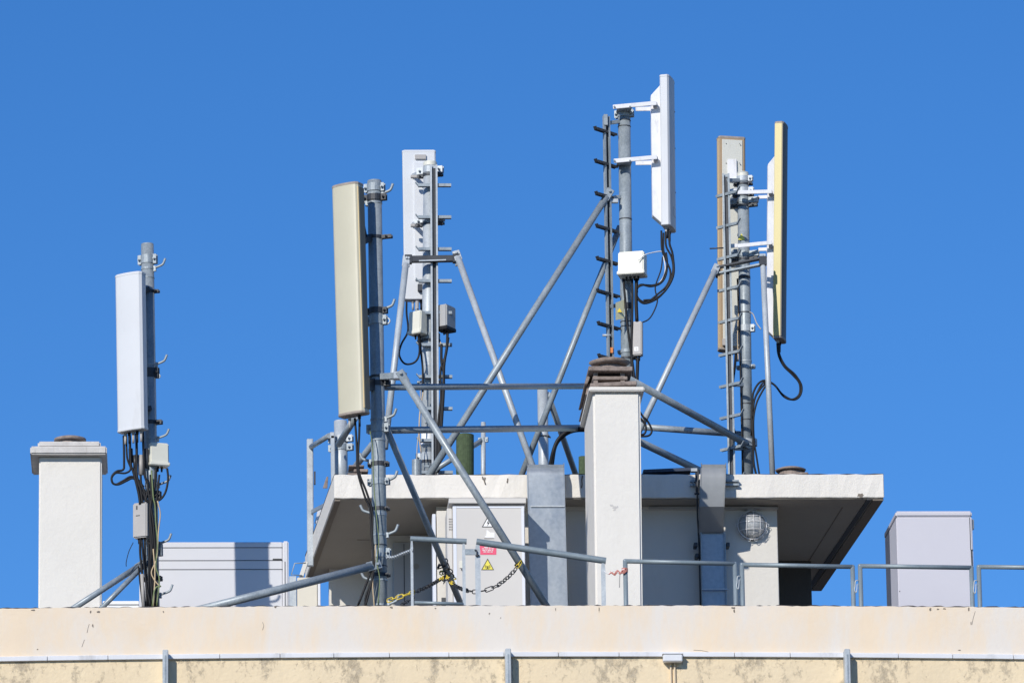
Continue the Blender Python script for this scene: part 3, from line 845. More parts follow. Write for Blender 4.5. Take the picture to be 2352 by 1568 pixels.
# ---------- ladder rails on masts
def rail(root, a, b, wd, out, m, shade_m, name='climbing_rail', d=None):
    """U channel from a to b; d: its width direction; out: towards the climber"""
    ax = (a - b).normalized()
    d = (d - ax * d.dot(ax)).normalized(); o_ = ax.cross(d).normalized()
    if o_.dot(out) < 0: o_ = -o_
    h = (a - b).length
    c = (a + b) / 2
    mb = MB().obox(c, d * wd, o_ * 0.003, ax * h / 2)
    for g in (-1, 1):
        mb.obox(c + d * g * (wd - 0.0035) + o_ * (0.003 + 0.012), d * 0.0035, o_ * 0.012, ax * h / 2)
        mb.obox(c + d * g * (wd - 0.009) + o_ * 0.0285, d * 0.009, o_ * 0.0015, ax * h / 2)
    r_ = mb.build(name, m, root)
    MB().obox((a + b) / 2 + o_ * 0.0055, d * wd * 0.52, o_ * 0.002, ax * (h / 2 - 0.03)).build('channel_shade', shade_m, r_)  # dark strip paints in the shade inside the channel
    return r_
def rung(root, c, d, l0, l1, m, tip0=0.0, tip1=0.0, hh=0.014, dp=0.02):
    d = d.normalized()
    n_ = d.cross(Z).normalized()
    p, q = c - d * l0, c + d * l1
    mb = MB().bar(p, q, n_ * dp, Z * hh * 0.55)
    mb.bar(p + n_ * dp, q + n_ * dp, n_ * 0.002, Z * hh)
    mb.bar(p - n_ * dp, q - n_ * dp, n_ * 0.002, Z * hh)
    if tip0: mb.bar(p, p - d * tip0 * 0.8 + Z * tip0, n_ * dp * 0.9, (d * 0.003 + Z * 0.003))
    if tip1: mb.bar(q, q + d * tip1 * 0.8 + Z * tip1, n_ * dp * 0.9, (d * 0.003 - Z * 0.003))
    return mb.build('rung', m, root)

# ---------- mast carrying the white antenna seen from behind
Y3 = 59.4
m3 = Mast('antenna_mast', 'mast with climbing rail standing before the white antenna seen from behind', (988, 374), (982, 1088), Y3, 31, z_st, 'galv_pale', capm='cream_box')
m3.band(378, 9, 'cream_box', 1.03); m3.clamp(392, 14, 16, 'galv_pale'); m3.clamp(508, 8, 20, 'galv_pale'); m3.clamp(404, 6, 15, 'dark'); m3.clamp(517, 5, 19, 'dark'); m3.clamp(786, 6, 11, 'dark'); m3.clamp(1062, 6, 12, 'dark'); m3.band(950, 2, 'dark'); m3.clamp(1050, 18, 12, 'galv_pale'); m3.clamp(880, 8, 10, 'galv'); m3.band(1008, 34, 'sign_white', 1.02); m3.clamp(776, 14, 10, 'galv'); m3.band(835, 18, 'galv_pale', 1.01)
a, b = P(996, 380, Y3 - 0.12), P(1000, 1100, Y3 - 0.12)
rl = rail(m3.root, a, b, 8.5 * S(Y3), V((0, -1, 0)), 'galv_pale', 'dark', d=X)
for k in range(10):
    y = 426 + 73.2 * k
    c = P(997 + 0.4 * k, y, Y3 - 0.105)
    rung(m3.root, c, V((1, 0.0, 0)), 0.155, 0.165, 'galv', 0.03, 0.0)
for y in (398, 640, 930): MB().obox(lerp(a, b, (y - 380) / 720) + V((0, 0.06, 0)), X * 0.03, Yv * 0.06, Z * 0.015).build('rail_standoff', 'galv', m3.root)
for y in (425, 500, 640, 715, 870, 960, 1060):
    p = m3.at(y + 14) - V((0.01, m3.r, 0)); MB().obox(p, X * 0.022, Yv * 0.006, Z * 0.010).build('stud', 'galv', m3.root)
A = antenna('panel_antenna', 'white panel antenna seen from behind with grey straps and climbing rail before it', (962, 352), (967, 686), Y3 + 0.45, 0.325, 0.11, 180, 'white_radome', 'white_radome', None, bulge=0.16, connectors=3)
MB().obox(P(968, 508, Y3 + 0.385), X * 0.07, Yv * 0.014, Z * 0.60).build('back_plate', 'white_radome', A['root'], 0.006)
MB().obox(P(966, 361, Y3 + 0.385), X * 0.055, Yv * 0.012, Z * 0.024).build('hinge_plate', 'grey_box', A['root'], 0.004)
MB().obox(P(970, 661, Y3 + 0.37), X * 0.045, Yv * 0.025, Z * 0.035).build('lower_bracket', 'dark', A['root'], 0.004)
for y in (404, 516):
    for dx in (-1, 1):
        p = P(962 + dx * 14, y, Y3 + 0.40)
        q = P(985 + dx * 16, y - 8, Y3 + 0.02)
        arm(A['root'], p, q, 0.012, 0.022, 'galv_pale')
    mbk = MB().obox(P(955, y + 2, Y3 + 0.2), X * 0.05, Yv * 0.02, Z * 0.014)
    mbk.build('clamp_jaw', 'grey_box', A['root'], 0.004)
# spreader bar carrying two legs
sp = thing('spreader_bar', 'dark spreader bar bolted across the mast before the rear white antenna', 'bracket', P(992, 596, Y3 - 0.17))
a, b = P(938, 596, Y3 - 0.17), P(1048, 594, Y3 - 0.17)
MB().bar(a, b, Yv * 0.03, Z * 0.03).build('bar', 'dark', sp, 0.003)
MB().bar(a + V((0.1, -.034, -.022)), b + V((-0.1, -.034, -.022)), Yv * 0.003, Z * 0.006).build('flange', 'galv_pale', sp)
for p in (a, b):
    mb = MB().obox(p, X * 0.035, Yv * 0.036, Z * 0.042); mb.build('end_plate', 'dark', sp, 0.004)
    mb = MB().cyl(p + V((0, -.05, 0.005)), p + V((0, .05, .005)), 0.012, 8); mb.cyl(p + V((0, 0, -.075)), p + V((0, 0, -.03)), 0.012, 8); mb.build('bolt', 'galv_pale', sp)
brace('pale tube running down steeply from the spreader bar behind the thick mast', (932, 606, Y3 - 0.2), (884, 1030, Y3 - 0.5), 15, 'galv_pale', (1, 0))
brace('pale tube sloping from the spreader bar down to the wide metal duct', (1052, 592, Y3 - 0.2), (1232, 1096, Y3 - 1.2), 15, 'galv_pale', (1, 0))
Yc = Y3 - 0.2
b3 = rbox('junction_box', 'cream box tucked beside the mast below the rear white antenna', 943, 975, 716, 768, Y3 - 0.1, 0.12, 'cream_box', 'junction box', 38, 0.12, GB, True, 2)
b4 = rbox('junction_box', 'shaded grey box with pale edges on the far side of the climbing rail', 1010, 1036, 704, 760, Y3 - 0.05, 0.13, 'door_grey', 'junction box', -58, 0.0, GB, True, 2, lid_m='black')
cables('black cables looping from the rear white antenna into the cream box', [
    ([(934, 694, Yc + .5), (934, 720, Yc + .4), (937, 760, Yc + .2), (922, 790, Yc), (917, 815, Yc), (930, 835, Yc), (952, 832, Yc), (963, 812, Yc), (962, 770, Yc + .1)], 2.3, None),
    ([(958, 694, Yc + .5), (958, 712, Yc + .3), (962, 722, Yc + .15)], 4.5, 'cable_grey'),
    ([(963, 772, Yc + .1), (966, 800, Yc + .05), (971, 850, Yc + .05), (971, 900, Yc + .05)], 2.4, None),
])
cables('black cable bundle hanging straight down beside the climbing rail', [
    ([(1028, 765, Yc), (1026, 800, Yc), (1020, 840, Yc), (1019, 900, Yc), (1014, 980, Yc), (1008, 1080, Yc)], 3.2, None),
    ([(1014, 790, Yc), (1014, 830, Yc), (1019, 860, Yc), (1016, 920, Yc), (1010, 990, Yc), (1005, 1085, Yc)], 3.2, None),
    ([(1030, 775, Yc), (1024, 815, Yc), (1012, 850, Yc), (1013, 910, Yc), (1006, 980, Yc), (1003, 1085, Yc)], 2.8, None),
    ([(1012, 785, Yc), (1016, 825, Yc), (1020, 830, Yc)], 1.2, 'cable_tan'),
])
cables('pale and tan earthing wires beside the foot of the climbing rail mast', [
    ([(965, 880, Yc), (966, 930, Yc), (962, 990, Yc), (958, 1030, Yc), (956, 1095, Yc)], 1.4, 'cable_grey'),
    ([(972, 900, Yc), (964, 950, Yc), (963, 1000, Yc), (967, 1040, Yc)], 1.4, 'cable_tan'),
])
stub = MB().pipe(P(957, 1056, Y3 - 0.6), P(957, 1120, Y3 - 0.6), 11 * S(Y3), 8 * S(Y3))
tag(stub.build('vent_stub', 'galv'), 'short grey pipe stub beside the foot of the railed mast', 'pipe')

# ---------- tall mast behind the brown topped chimney
Y4 = 58.4
m4 = Mast('antenna_mast', 'tall mast rising behind the chimney with brown slats', (1433.5, 256), (1441, 850), Y4, 29, z_st)
m4.clamp(262, 16, 8, 'galv'); m4.band(278, 2, 'dark'); m4.band(292, 2, 'dark'); m4.band(506, 2.4, 'dark', 1.05); m4.band(741, 2, 'dark'); m4.band(752, 2, 'dark'); m4.clamp(808, 8, 7, 'galv'); m4.clamp(864 - 40, 5, 6, 'dark'); m4.clamp(706, 14, 10, 'dark', (-1,))
dl = V((0.7, 0.72, 0)).normalized()
a, b = P(1391, 268, Y4 - 0.12), P(1402, 905, Y4 - 0.12)
rail(m4.root, a, b, 8 * S(Y4), V((-0.5, -0.8, 0)), 'galv', 'dark', d=V((0.9, 0.42, 0)))
MB().obox(P(1391, 277, Y4 - 0.14), X * 0.02, Yv * 0.03, Z * 0.055).build('rail_head', 'galv', m4.root, 0.004)
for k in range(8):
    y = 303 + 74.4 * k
    rung(m4.root, P(1391 + 1.3 * k, y, Y4 - 0.135), dl, 0.145, 0.15, 'dark', 0.02, 0.0, 0.012, 0.02)  # dark colour stands in for the shade on these rungs
for y in (284, 458, 706):
    arm(m4.root, lerp(a, b, (y - 268) / 637), m4.at(y - 6), 0.015, 0.018, 'galv', 'rail_standoff')
MB().obox(P(1405, 804, Y4 - 0.15), X * 0.012, Yv * 0.004, Z * 0.026).build('orange_tape', 'orange', m4.root)
c = P(1396, 770, Y4 - 0.15); MB().cyl(c - X * 0.05, c + X * 0.03, 0.012, 10).build('rail_bolt', 'galv_pale', m4.root)
A = antenna('panel_antenna', 'tallest white panel antenna held out on white arms above the chimney', (1532.5, 185), (1536, 522), Y4 - 0.02, 0.30, 0.088, -74, 'white_radome', 'white_radome', None, bulge=0.16, connectors=4)
fp = A['n'] * (0.044 + 0.009)
o = MB().obox(A['b'] + A['ax'] * 0.15 + A['u'] * 0.02 + fp, A['u'] * 0.05, A['n'] * 0.0015, A['ax'] * 0.045).build('rating_label', 'grey_box', A['root'])
MB().obox(A['b'] + A['ax'] * 0.15 + A['u'] * 0.02 + fp + A['n'] * 0.002, A['u'] * 0.04, A['n'] * 0.001, A['ax'] * 0.036).build('face', 'white_radome', o)
for q in (0.25, 0.55, 0.8):
    MB().cyl(lerp(A['b'], A['a'], q) + A['u'] * 0.09 + fp - A['n'] * 0.003, lerp(A['b'], A['a'], q) + A['u'] * 0.09 + fp + A['n'] * 0.002, 0.006, 8).build('screw', 'seam', A['root'])
# bring the near side into view: white spine bracket behind the panel
u_, n_, ax_ = A['u'], A['n'], A['ax']
def spine(A, px0, pts_y, Y, w_, name='spine_bracket', m='white_steel', back=0.075):
    """tapered plate behind a panel: rows y0 (point), y1, y2, y3 (point)"""
    y0, y1, y2, y3, x_in0, x_in1, x_out0, x_out1 = pts_y
    pl = [P(x_in0, y0, Y), P(x_out0, y1, Y), P(x_out1, y2, Y), P(x_in1, y3, Y)]
    return MB().prism(pl, V((0, w_, 0))).build(name, m, A['root'], 0.004)
spine(A, 0, (196, 219, 494, 514, 1516, 1522, 1495, 1499), Y4 - 0.09, 0.10)
for y in (240, 364):
    k = 0 if y < 300 else 1
    p0, p1 = P(1408 + k * 2, y + 6, Y4 - 0.17), P(1508 + k, y - 3, Y4 - 0.17)
    arm(A['root'], p0, p1, 0.006, 0.021, 'white_steel')
    p0, p1 = P(1460, y + 11, Y4 + 0.0), P(1506 + k, y + 10, Y4 + 0.0)
    arm(A['root'], p0, p1, 0.006, 0.021, 'white_steel')
    c = P(1433, y + 6, Y4 - 0.085)
    MB().obox(c - Z * 0.03, X * 0.07, Yv * 0.08, Z * 0.004).build('clamp_plate', 'galv', A['root'])
    MB().obox(P(1505 + k, y + 2, Y4 - 0.12), X * 0.02, Yv * 0.02, Z * 0.024).build('pivot', 'grey_box', A['root'], 0.004)
    for q in (1411, 1447): MB().cyl(P(q, y + 5, Y4 - 0.19), P(q, y + 5, Y4 - 0.16), 0.009, 8).build('bolt', 'galv', A['root'])
b5 = rbox('junction_box', 'cream amplifier box on the tallest mast below its white antenna', 1419, 1486, 582, 634, Y4 - 0.17, 0.2, 'cream_box', 'junction box', 14, 0.10, GB, True, 4)
b6 = rbox('filter_box', 'narrow grey filter unit hanging just above the brown chimney slats', 1453, 1477, 740, 818, Y4 - 0.12, 0.09, 'grey_box', 'filter box', 12, 0.0, GB, False, 2)
p = lerp(b6['c0'], b6['c1'], 0.18) + b6['n'] * (b6['dp'] / 2 + 0.001)
MB().obox(p - b6['u'] * .008, b6['u'] * 0.02, b6['n'] * 0.001, Z * 0.02).build('rating_label', 'sign_white', b6['root'])
MB().obox(p - b6['u'] * .008 + b6['n'] * 0.0015, b6['u'] * 0.003, b6['n'] * 0.0006, Z * 0.012).build('marking', 'grey_box', b6['root'])
pl = thing('warning_plate', 'faded yellow warning plate tied to the tallest mast', 'sign', P(1424, 733, Y4 - 0.2))
MB().prism([P(1414, 695, Y4 - .22), P(1433, 688, Y4 - .15), P(1433, 731, Y4 - .15), P(1414, 735, Y4 - .22)], V((0.004, 0.004, 0))).build('plate', 'sign_pale', pl)
def tri(px, py, r, Y, t=0.002, r2=None):
    return MB().prism([P(px, py - r, Y), P(px + r * .9, py + r * .62, Y), P(px - r * .9, py + r * .62, Y)], V((0, t, 0)))
tri(1423, 713, 6, Y4 - .205).build('symbol', 'yellow', pl)
Yc = Y4 - 0.15
cables('black jumper cables curling below the tallest white antenna', [
    ([(1519, 530, Yc), (1520, 570, Yc), (1526, 590, Yc), (1540, 625, Yc), (1532, 655, Yc), (1510, 676, Yc), (1485, 694, Yc), (1466, 685, Yc), (1462, 665, Yc), (1475, 655, Yc), (1500, 655, Yc), (1520, 645, Yc), (1532, 610, Yc), (1530, 580, Yc)], 2.3, None),
    ([(1529, 532, Yc), (1530, 565, Yc), (1542, 590, Yc), (1546, 620, Yc), (1535, 655, Yc), (1512, 684, Yc), (1480, 697, Yc), (1462, 682, Yc), (1464, 668, Yc)], 2.3, None),
    ([(1538, 532, Yc), (1538, 560, Yc), (1545, 585, Yc), (1547, 630, Yc), (1530, 665, Yc), (1505, 686, Yc), (1478, 690, Yc)], 2.6, None),
    ([(1524, 535, Yc), (1524, 575, Yc), (1532, 600, Yc), (1530, 630, Yc), (1518, 650, Yc), (1495, 658, Yc), (1470, 654, Yc), (1462, 672, Yc), (1462, 690, Yc)], 2.2, None),
    ([(1522, 590, Yc), (1518, 620, Yc), (1505, 660, Yc), (1510, 690, Yc), (1502, 715, Yc), (1490, 733, Yc), (1474, 741, Yc)], 1.6, None),
    ([(1462, 640, Yc), (1461, 690, Yc), (1463, 738, Yc)], 4.2, None),
    ([(1465, 822, Yc), (1464, 850, Yc), (1462, 905, Yc)], 4.0, None),
    ([(1432, 640, Yc), (1436, 690, Yc), (1440, 740, Yc), (1448, 800, Yc), (1455, 850, Yc), (1460, 905, Yc)], 2.8, None),
    ([(1452, 640, Yc), (1453, 680, Yc), (1452, 735, Yc), (1450, 800, Yc), (1452, 880, Yc)], 2.6, None),
    ([(1470, 1002, 57.8), (1490, 1000, 57.8), (1497, 988, 57.8), (1488, 968, 57.8), (1476, 955, 57.8), (1466, 940, 58.)], 2.4, None),
    ([(1468, 998, 57.8), (1480, 996, 57.8), (1484, 984, 57.8), (1480, 970, 57.8), (1468, 958, 57.8)], 2.4, None),
])
cable('thin white wire arching from the cream box to the tallest antenna', [(1466, 598, Y4 - .3), (1480, 586, Y4 - .28), (1500, 580, Y4 - .2), (1520, 578, Y4 - .15), (1524, 590, Yc), (1528, 620, Yc), (1518, 645, Yc), (1500, 656, Yc), (1476, 652, Yc)], 1.3, 'sign_white', 'wire')
brace('longest grey tube sloping down across the middle from the tallest mast', (1393, 452, Y4 - 0.15), (972, 1112, 57.8), 16, 'galv', (1, 0))
MB().obox(P(1408, 462, Y4 - 0.1), X * 0.05, Yv * 0.02, Z * 0.02).build('brace_bracket', 'galv_pale', m4.root, 0.004)
brace('grey tube sloping behind the climbing rail of the tallest mast to the wide duct', (1424, 520, Y4 + 0.15), (1194, 1100, 58.5), 14, 'galv', (0, 0))

# ---------- mast with two tan antennas
Y5 = 58.6
m5 = Mast('antenna_mast', 'mast between the two tan antennas with a climbing rail along it', (1706, 398), (1717, 1086), Y5, 27, z_st, capm='cream_box')
m5.band(392 + 14, 14, 'cream_box', 1.03); m5.clamp(412, 12, 10, 'galv_pale'); m5.clamp(440, 14, 12, 'galv_pale'); m5.clamp(462, 12, 22, 'galv'); m5.clamp(586, 12, 22, 'galv'); m5.clamp(474, 6, 20, 'dark'); m5.clamp(598, 6, 20, 'dark'); m5.clamp(424, 5, 9, 'dark'); m5.clamp(450, 5, 11, 'dark'); m5.band(640, 6, 'dark', 1.04); m5.band(761, 2.5, 'dark'); m5.band(721, 2.5, 'dark'); m5.clamp(757, 15, 9, 'galv_pale'); m5.band(930, 2.2, 'dark'); m5.band(966, 2.2, 'dark'); m5.clamp(1018, 16, 9, 'galv_pale'); m5.band(832, 2, 'galv_pale'); m5.clamp(845 - 0, 8, 8, 'galv')
tri(1703, 545, 9, Y5 - m5.r - 0.006).build('hazard_sticker', 'sign_yellow', m5.root)
dr = V((0.72, -0.70, 0)).normalized()
a, b = P(1667, 400, Y5 - 0.14), P(1681, 1100, Y5 - 0.14)
rail(m5.root, a, b, 8.5 * S(Y5), V((-0.3, -1, 0)), 'galv', 'dark', d=V((1, -0.1, 0)))
for k in range(10):
    y = 446 + 72.5 * k + (3 if k > 4 else 0)
    rung(m5.root, P(1669 + 1.3 * k, y, Y5 - 0.15), dr, 0.125, 0.125, 'galv', 0.0, 0.045, 0.013, 0.012)
for y in (415, 612, 885, 1030): arm(m5.root, lerp(a, b, (y - 400) / 700), m5.at(y), 0.02, 0.018, 'galv', 'rail_standoff')
A = antenna('panel_antenna', 'tan edged antenna seen from behind, with pale back plate and brown sides', (1678.5, 321), (1681, 803), Y5 + 0.42, 0.262, 0.12, 172, 'brown_edge', 'cap_brown', 'back_plate', edge='beige_edge', bulge=0.16, connectors=2)
mb = MB().obox(P(1682, 392, Y5 + 0.34), X * 0.045, Yv * 0.006, Z * 0.115); mb.build('hinge_plate', 'white_steel', A['root'], 0.004)
mb = MB()
for px in (1668, 1699):
    for y in (330, 375, 430, 500): mb.cyl(P(px, y, Y5 + 0.338), P(px, y, Y5 + 0.35), 0.005, 6)
mb.build('rivet', 'seam', A['root'])
MB().obox(P(1664, 786, Y5 + 0.33), X * 0.02, Yv * 0.02, Z * 0.035).build('lower_bracket', 'grey_box', A['root'], 0.004)
for y in (440, 566):
    arm(A['root'], P(1662, y, Y5 - 0.09), P(1694, y - 2, Y5 - 0.09), 0.006, 0.02, 'white_steel')
    arm(A['root'], P(1690, y + 10, Y5 + 0.05), P(1676, y + 24, Y5 + 0.36), 0.02, 0.018, 'galv')
    MB().obox(P(1718, y + 20, Y5 + 0.04), X * 0.10, Yv * 0.04, Z * 0.022).build('clamp_jaw', 'cap_brown', A['root'], 0.005)
    for px, dy in ((1694, 26), (1738, 25)): MB().cyl(P(px, y + dy, Y5 - 0.03), P(px + 4, y + dy - 12, Y5 - 0.03), 0.011, 8).build('bolt', 'dark', A['root'])
c0, c1 = P(1630, 571, Y5 - 0.1), P(1670, 569, Y5 - 0.1)
MB().cyl(c0, c1, 0.007, 8).build('threaded_rod', 'dark', A['root'])
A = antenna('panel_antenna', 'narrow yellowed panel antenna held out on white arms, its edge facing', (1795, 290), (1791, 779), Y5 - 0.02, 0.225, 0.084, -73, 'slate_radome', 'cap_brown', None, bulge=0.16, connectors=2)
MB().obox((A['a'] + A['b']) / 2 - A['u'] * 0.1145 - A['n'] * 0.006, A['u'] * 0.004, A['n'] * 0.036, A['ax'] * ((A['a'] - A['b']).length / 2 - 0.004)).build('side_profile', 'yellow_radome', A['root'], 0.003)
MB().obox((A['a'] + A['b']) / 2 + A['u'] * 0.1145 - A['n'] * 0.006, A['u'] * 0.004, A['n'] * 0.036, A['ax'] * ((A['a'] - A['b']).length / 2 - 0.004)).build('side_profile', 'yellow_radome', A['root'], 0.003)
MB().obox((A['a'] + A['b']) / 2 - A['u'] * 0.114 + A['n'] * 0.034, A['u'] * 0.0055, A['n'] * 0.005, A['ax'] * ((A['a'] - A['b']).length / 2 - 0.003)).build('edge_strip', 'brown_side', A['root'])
spine(A, 0, (355, 377, 757, 775, 1782, 1780, 1764, 1761), Y5 - 0.07, 0.08)
for y, k in ((440, 0), (560, 1)):
    arm(A['root'], P(1694, y + 2 + 3 * k, Y5 - 0.15), P(1773, y - k * 3, Y5 - 0.15), 0.006, 0.019, 'white_steel')
    arm(A['root'], P(1742, y + 13, Y5 + 0.02), P(1772, y + 12, Y5 + 0.02), 0.006, 0.017, 'white_steel')
    MB().obox(P(1770, y + 4, Y5 - 0.1), X * 0.017, Yv * 0.02, Z * 0.022).build('pivot', 'grey_box', A['root'], 0.004)
sp = thing('spreader_bar', 'dark double bar bolted across the mast between the tan antennas', 'bracket', P(1700, 612, Y5 - 0.22))
a, b = P(1646, 622, Y5 - 0.1), P(1752, 600, Y5 - 0.32)
for dz in (-0.03, 0.03): MB().bar(a + Z * dz, b + Z * dz, (b - a).cross(Z).normalized() * 0.03, Z * 0.01).build('bar', 'dark' if dz > 0 else 'galv', sp, 0.003)
for p in (a, b):
    MB().obox(p, X * 0.035, Yv * 0.03, Z * 0.045).build('end_plate', 'dark', sp, 0.004)
    MB().cyl(p + Z * -0.07, p + Z * 0.055, 0.011, 8).build('bolt', 'dark', sp)
brace('pale grey tube sloping from the rear tan antenna towards the middle chimney', (1642, 622, Y5 - 0.15), (1460, 1006, 57.8), 14, 'galv_pale', (1, 0))
brace('pale tube standing nearly upright beside the narrow yellowed antenna', (1752, 600, Y5 - 0.32), (1775, 1105, Y5 - 0.45), 13, 'galv_pale', (1, 0))
Yc = Y5 - 0.12
cables('black cables dropping and looping from the yellowed antenna back to its mast', [
    ([(1785, 788, Yc), (1788, 815, Yc), (1800, 840, Yc), (1820, 860, Yc), (1836, 880, Yc), (1836, 905, Yc), (1820, 917, Yc), (1800, 910, Yc), (1780, 885, Yc), (1760, 874, Yc), (1745, 878, Yc), (1733, 895, Yc), (1728, 920, Yc), (1726, 1000, Yc)], 2.4, None),
    ([(1788, 788, Yc), (1791, 815, Yc), (1804, 840, Yc), (1826, 860, Yc), (1841, 885, Yc), (1838, 908, Yc), (1822, 918, Yc), (1798, 906, Yc), (1776, 882, Yc), (1754, 878, Yc), (1740, 900, Yc), (1731, 925, Yc), (1729, 960, Yc)], 2.2, None),
    ([(1758, 880, Yc), (1745, 895, Yc), (1734, 915, Yc), (1729, 945, Yc)], 2.2, None),
    ([(1760, 884, Yc), (1750, 900, Yc), (1738, 925, Yc), (1731, 960, Yc), (1732, 1010, Yc), (1738, 1050, Yc), (1745, 1095, Yc)], 2.2, None),
    ([(1728, 960, Yc), (1730, 1010, Yc), (1731, 1060, Yc), (1738, 1095, Yc)], 2.6, None),
])
cables('dark cable running down between rear tan antenna and mast', [
    ([(1690, 812, Y5 + .3), (1688, 840, Y5 + .2), (1684, 870, Y5 + .1), (1676, 930, Y5 + 0.05), (1690, 1002, Y5 + .05), (1702, 1004, Y5 + .05)], 3.0, None),
    ([(1694, 640, Y5 - .06), (1698, 760, Y5 - .06), (1702, 900, Y5 - .06), (1706, 1090, Y5 - .06)], 2.2, None),
    ([(1696, 720, Y5 - .08), (1694, 780, Y5 - .08), (1696, 830, Y5 - .08)], 1.2, 'cable_tan'),
])
cable('short pale wire linking the mast to the upright tube beside it', [(1722, 716, Y5 - .1), (1730, 722, Y5 - .2), (1738, 742, Y5 - .28), (1748, 756, Y5 - .35)], 1.4, 'cable_grey', 'wire')

# ---------- horizontal tubes tying the masts together
brace('upper horizontal tube tying the thick mast to the chimney side', (880, 889, 53.2), (1442, 886, Y4), 15, 'galv', (1, 0))
brace('lower horizontal tube running behind the middle chimney to the railed mast', (880, 988, 53.25), (1440, 981, Y4 - 0.1), 16, 'galv', (1, 0))
brace('level tube between the middle chimney and the mast of tan antennas', (1445, 978, Y4), (1700, 997, Y5 + 0.1), 15, 'galv', (0, 0))
brace('dark tube sloping down from the chimney cap to the mast foot', (1440, 868, 57.1), (1712, 1017, Y5 - 0.1), 17, 'galv', (0, 1))
brace('dark tube sloping from the middle chimney to the dull grey duct', (1440, 1000, 57.1), (1606, 1080, 58.2), 17, 'galv', (0, 0))
brace('short tube rising behind the bottom of the beige antenna', (818, 955, 57.8), (778, 1020, 58.4), 16, 'galv', (0, 0))
brace('short tube sloping up from the roof slab behind the thick mast', (866, 1006, 57.6), (798, 1095, 58.2), 15, 'galv', (0, 0))
brace('dark tube sloping down from the plain post behind the middle', (1258, 905, 59.6), (1326, 1100, 60.8), 14, 'galv', (0, 0))
brace('short tube linking the railed mast and the thin post past the green pipe', (1106, 1012, 59.1), (1000, 1078, 58.8), 12, 'galv', (1, 0))

# ---------- plain posts and pipes on the slab
m6 = Mast('short_post', 'stout short post at the corner of the hut roof slab', (782, 968), (784, 1085), 58.6, 30, z_st, 'galv_pale', 'post', 'plain posts on the hut roof')
m6.clamp(1008, 14, 14, 'galv_pale'); m6.clamp(1028, 14, 14, 'galv')
m6.band(1016, 2.4, 'dark')
p7 = Mast('short_post', 'bare post rising behind the wide metal duct', (1246, 896), (1249, 1090), 59.6, 24, z_st, 'galv_pale', 'post', 'plain posts on the hut roof')
p7.band(1078 - 0, 2, 'dark'); p7.band(1100 - 0, 2, 'dark'); p7.clamp(1003, 3, 3, 'dark'); p7.clamp(985, 3, 3, 'dark')
p8 = Mast('short_post', 'thin post beside the green pipe on the hut roof', (1110, 971), (1110, 1085), 59.1, 11, z_st, 'galv_pale', 'post', 'plain posts on the hut roof')
p8.clamp(1010, 10, 6, 'galv')
gp = MB().pipe(P(1068, 999, 58.4), P(1068, 1125, 58.4), 20.5 * S(58.4), 17 * S(58.4), 26)
tag(gp.build('vent_pipe', 'green_pipe'), 'wide mossy green vent pipe on the hut roof between braces', 'pipe', 'green vent pipes on the hut roof')
gp = MB().pipe(P(1340, 1049, 58.4), P(1340, 1125, 58.4), 11 * S(58.4), 9 * S(58.4), 22)
tag(gp.build('vent_pipe', 'green_pipe'), 'small green vent pipe half hidden behind the middle chimney', 'pipe', 'green vent pipes on the hut roof')
o = MB().bx(wx(1424 - 100, 1080, 57.5), wx(1346, 1080, 57.5), 57.45, 57.65, z_st + 0.002, z_st + 0.06)
tag(o.build('timber_block', 'rusty', bevel=0.008), 'small tan block on the slab edge beside the middle chimney', 'block')
# ladder stiles at the side of the hut
ld = thing('access_ladder', 'galvanised ladder frame standing off the side of the hut', 'ladder', P(713, 1290, 59.8))
Yl = 59.6
MB().bar(P(712, 1008, Yl), P(713, 1300, Yl), X * 7.5 * S(Yl), Yv * 0.025).build('stile', 'galv_pale', ld, 0.008)
Yn = 58.5
MB().bar(P(764, 1000, Yn), P(766, 1168, Yn), X * 5 * S(Yn), Yv * 0.02).build('stile', 'galv_pale', ld, 0.006)
MB().cyl(P(714, 1026, Yl), P(756, 1000, Yn), 6 * S(Yl), 12).build('hoop', 'galv', ld)
MB().bar(P(714, 1176, Yl), P(768, 1148, Yn), Yv * 0.03, Z * 5 * S(Yl)).build('hoop', 'galv', ld, 0.004)
MB().obox(P(763, 1000, Yn), X * 0.02, Yv * 0.02, Z * 0.03).build('joint', 'galv_pale', ld, 0.003)
for y0, y1 in ((1083, 1112), (1236, 1262)):
    MB().bar(P(723, y0, Yl), P(723, y1, Yl), X * 0.008, Yv * 0.02).build('side_plate', 'dark', ld)
rt = thing('roof_tile_stack', 'small stack of brown tiles on the hut roof by the thick mast', 'roof tiles', P(820, 1085, 58.))
zt_ = P(828, 1082, 58.).z
for k, (a, b, dz, th) in enumerate(((800, 836, 0.02, 0.018), (812, 845, -0.03, 0.03), (798, 830, -0.07, 0.03))):
    MB().bx(wx(a, 1080, 58.), wx(b, 1080, 58.), 57.9, 58.2, zt_ + dz, zt_ + dz + th).build('tile', 'concrete', rt, 0.006)
MB().bx(wx(800, 1080, 58.) + .02, wx(840, 1080, 58.) - .02, 57.94, 58.16, z_st, zt_ - 0.07).build('bed', 'concrete', rt)
c = P(1816, 1084, 57.9); c.z = z_st
ld2 = thing('roof_vent_lid', 'weathered brown round lid on the hut roof by the mast foot', 'vent', c)
hh = P(1816, 1078, 57.9).z - z_st
MB().cyl(c, c + Z * (hh - 0.02), 0.11, 22).build('collar', 'concrete', ld2)
MB().tube([c + Z * (hh - 0.02), c + Z * (hh - 0.005), c + Z * (hh + 0.012)], 0.1, 26, rs=[0.135, 0.145, 0.10]).build('lid', 'concrete', ld2)
c2 = P(1846, 1084, 57.8); MB().bx(c2.x - .06, c2.x + .045, 57.8, 57.95, z_st, c2.z + 0.003).build('bed', 'concrete', ld2, 0.01)
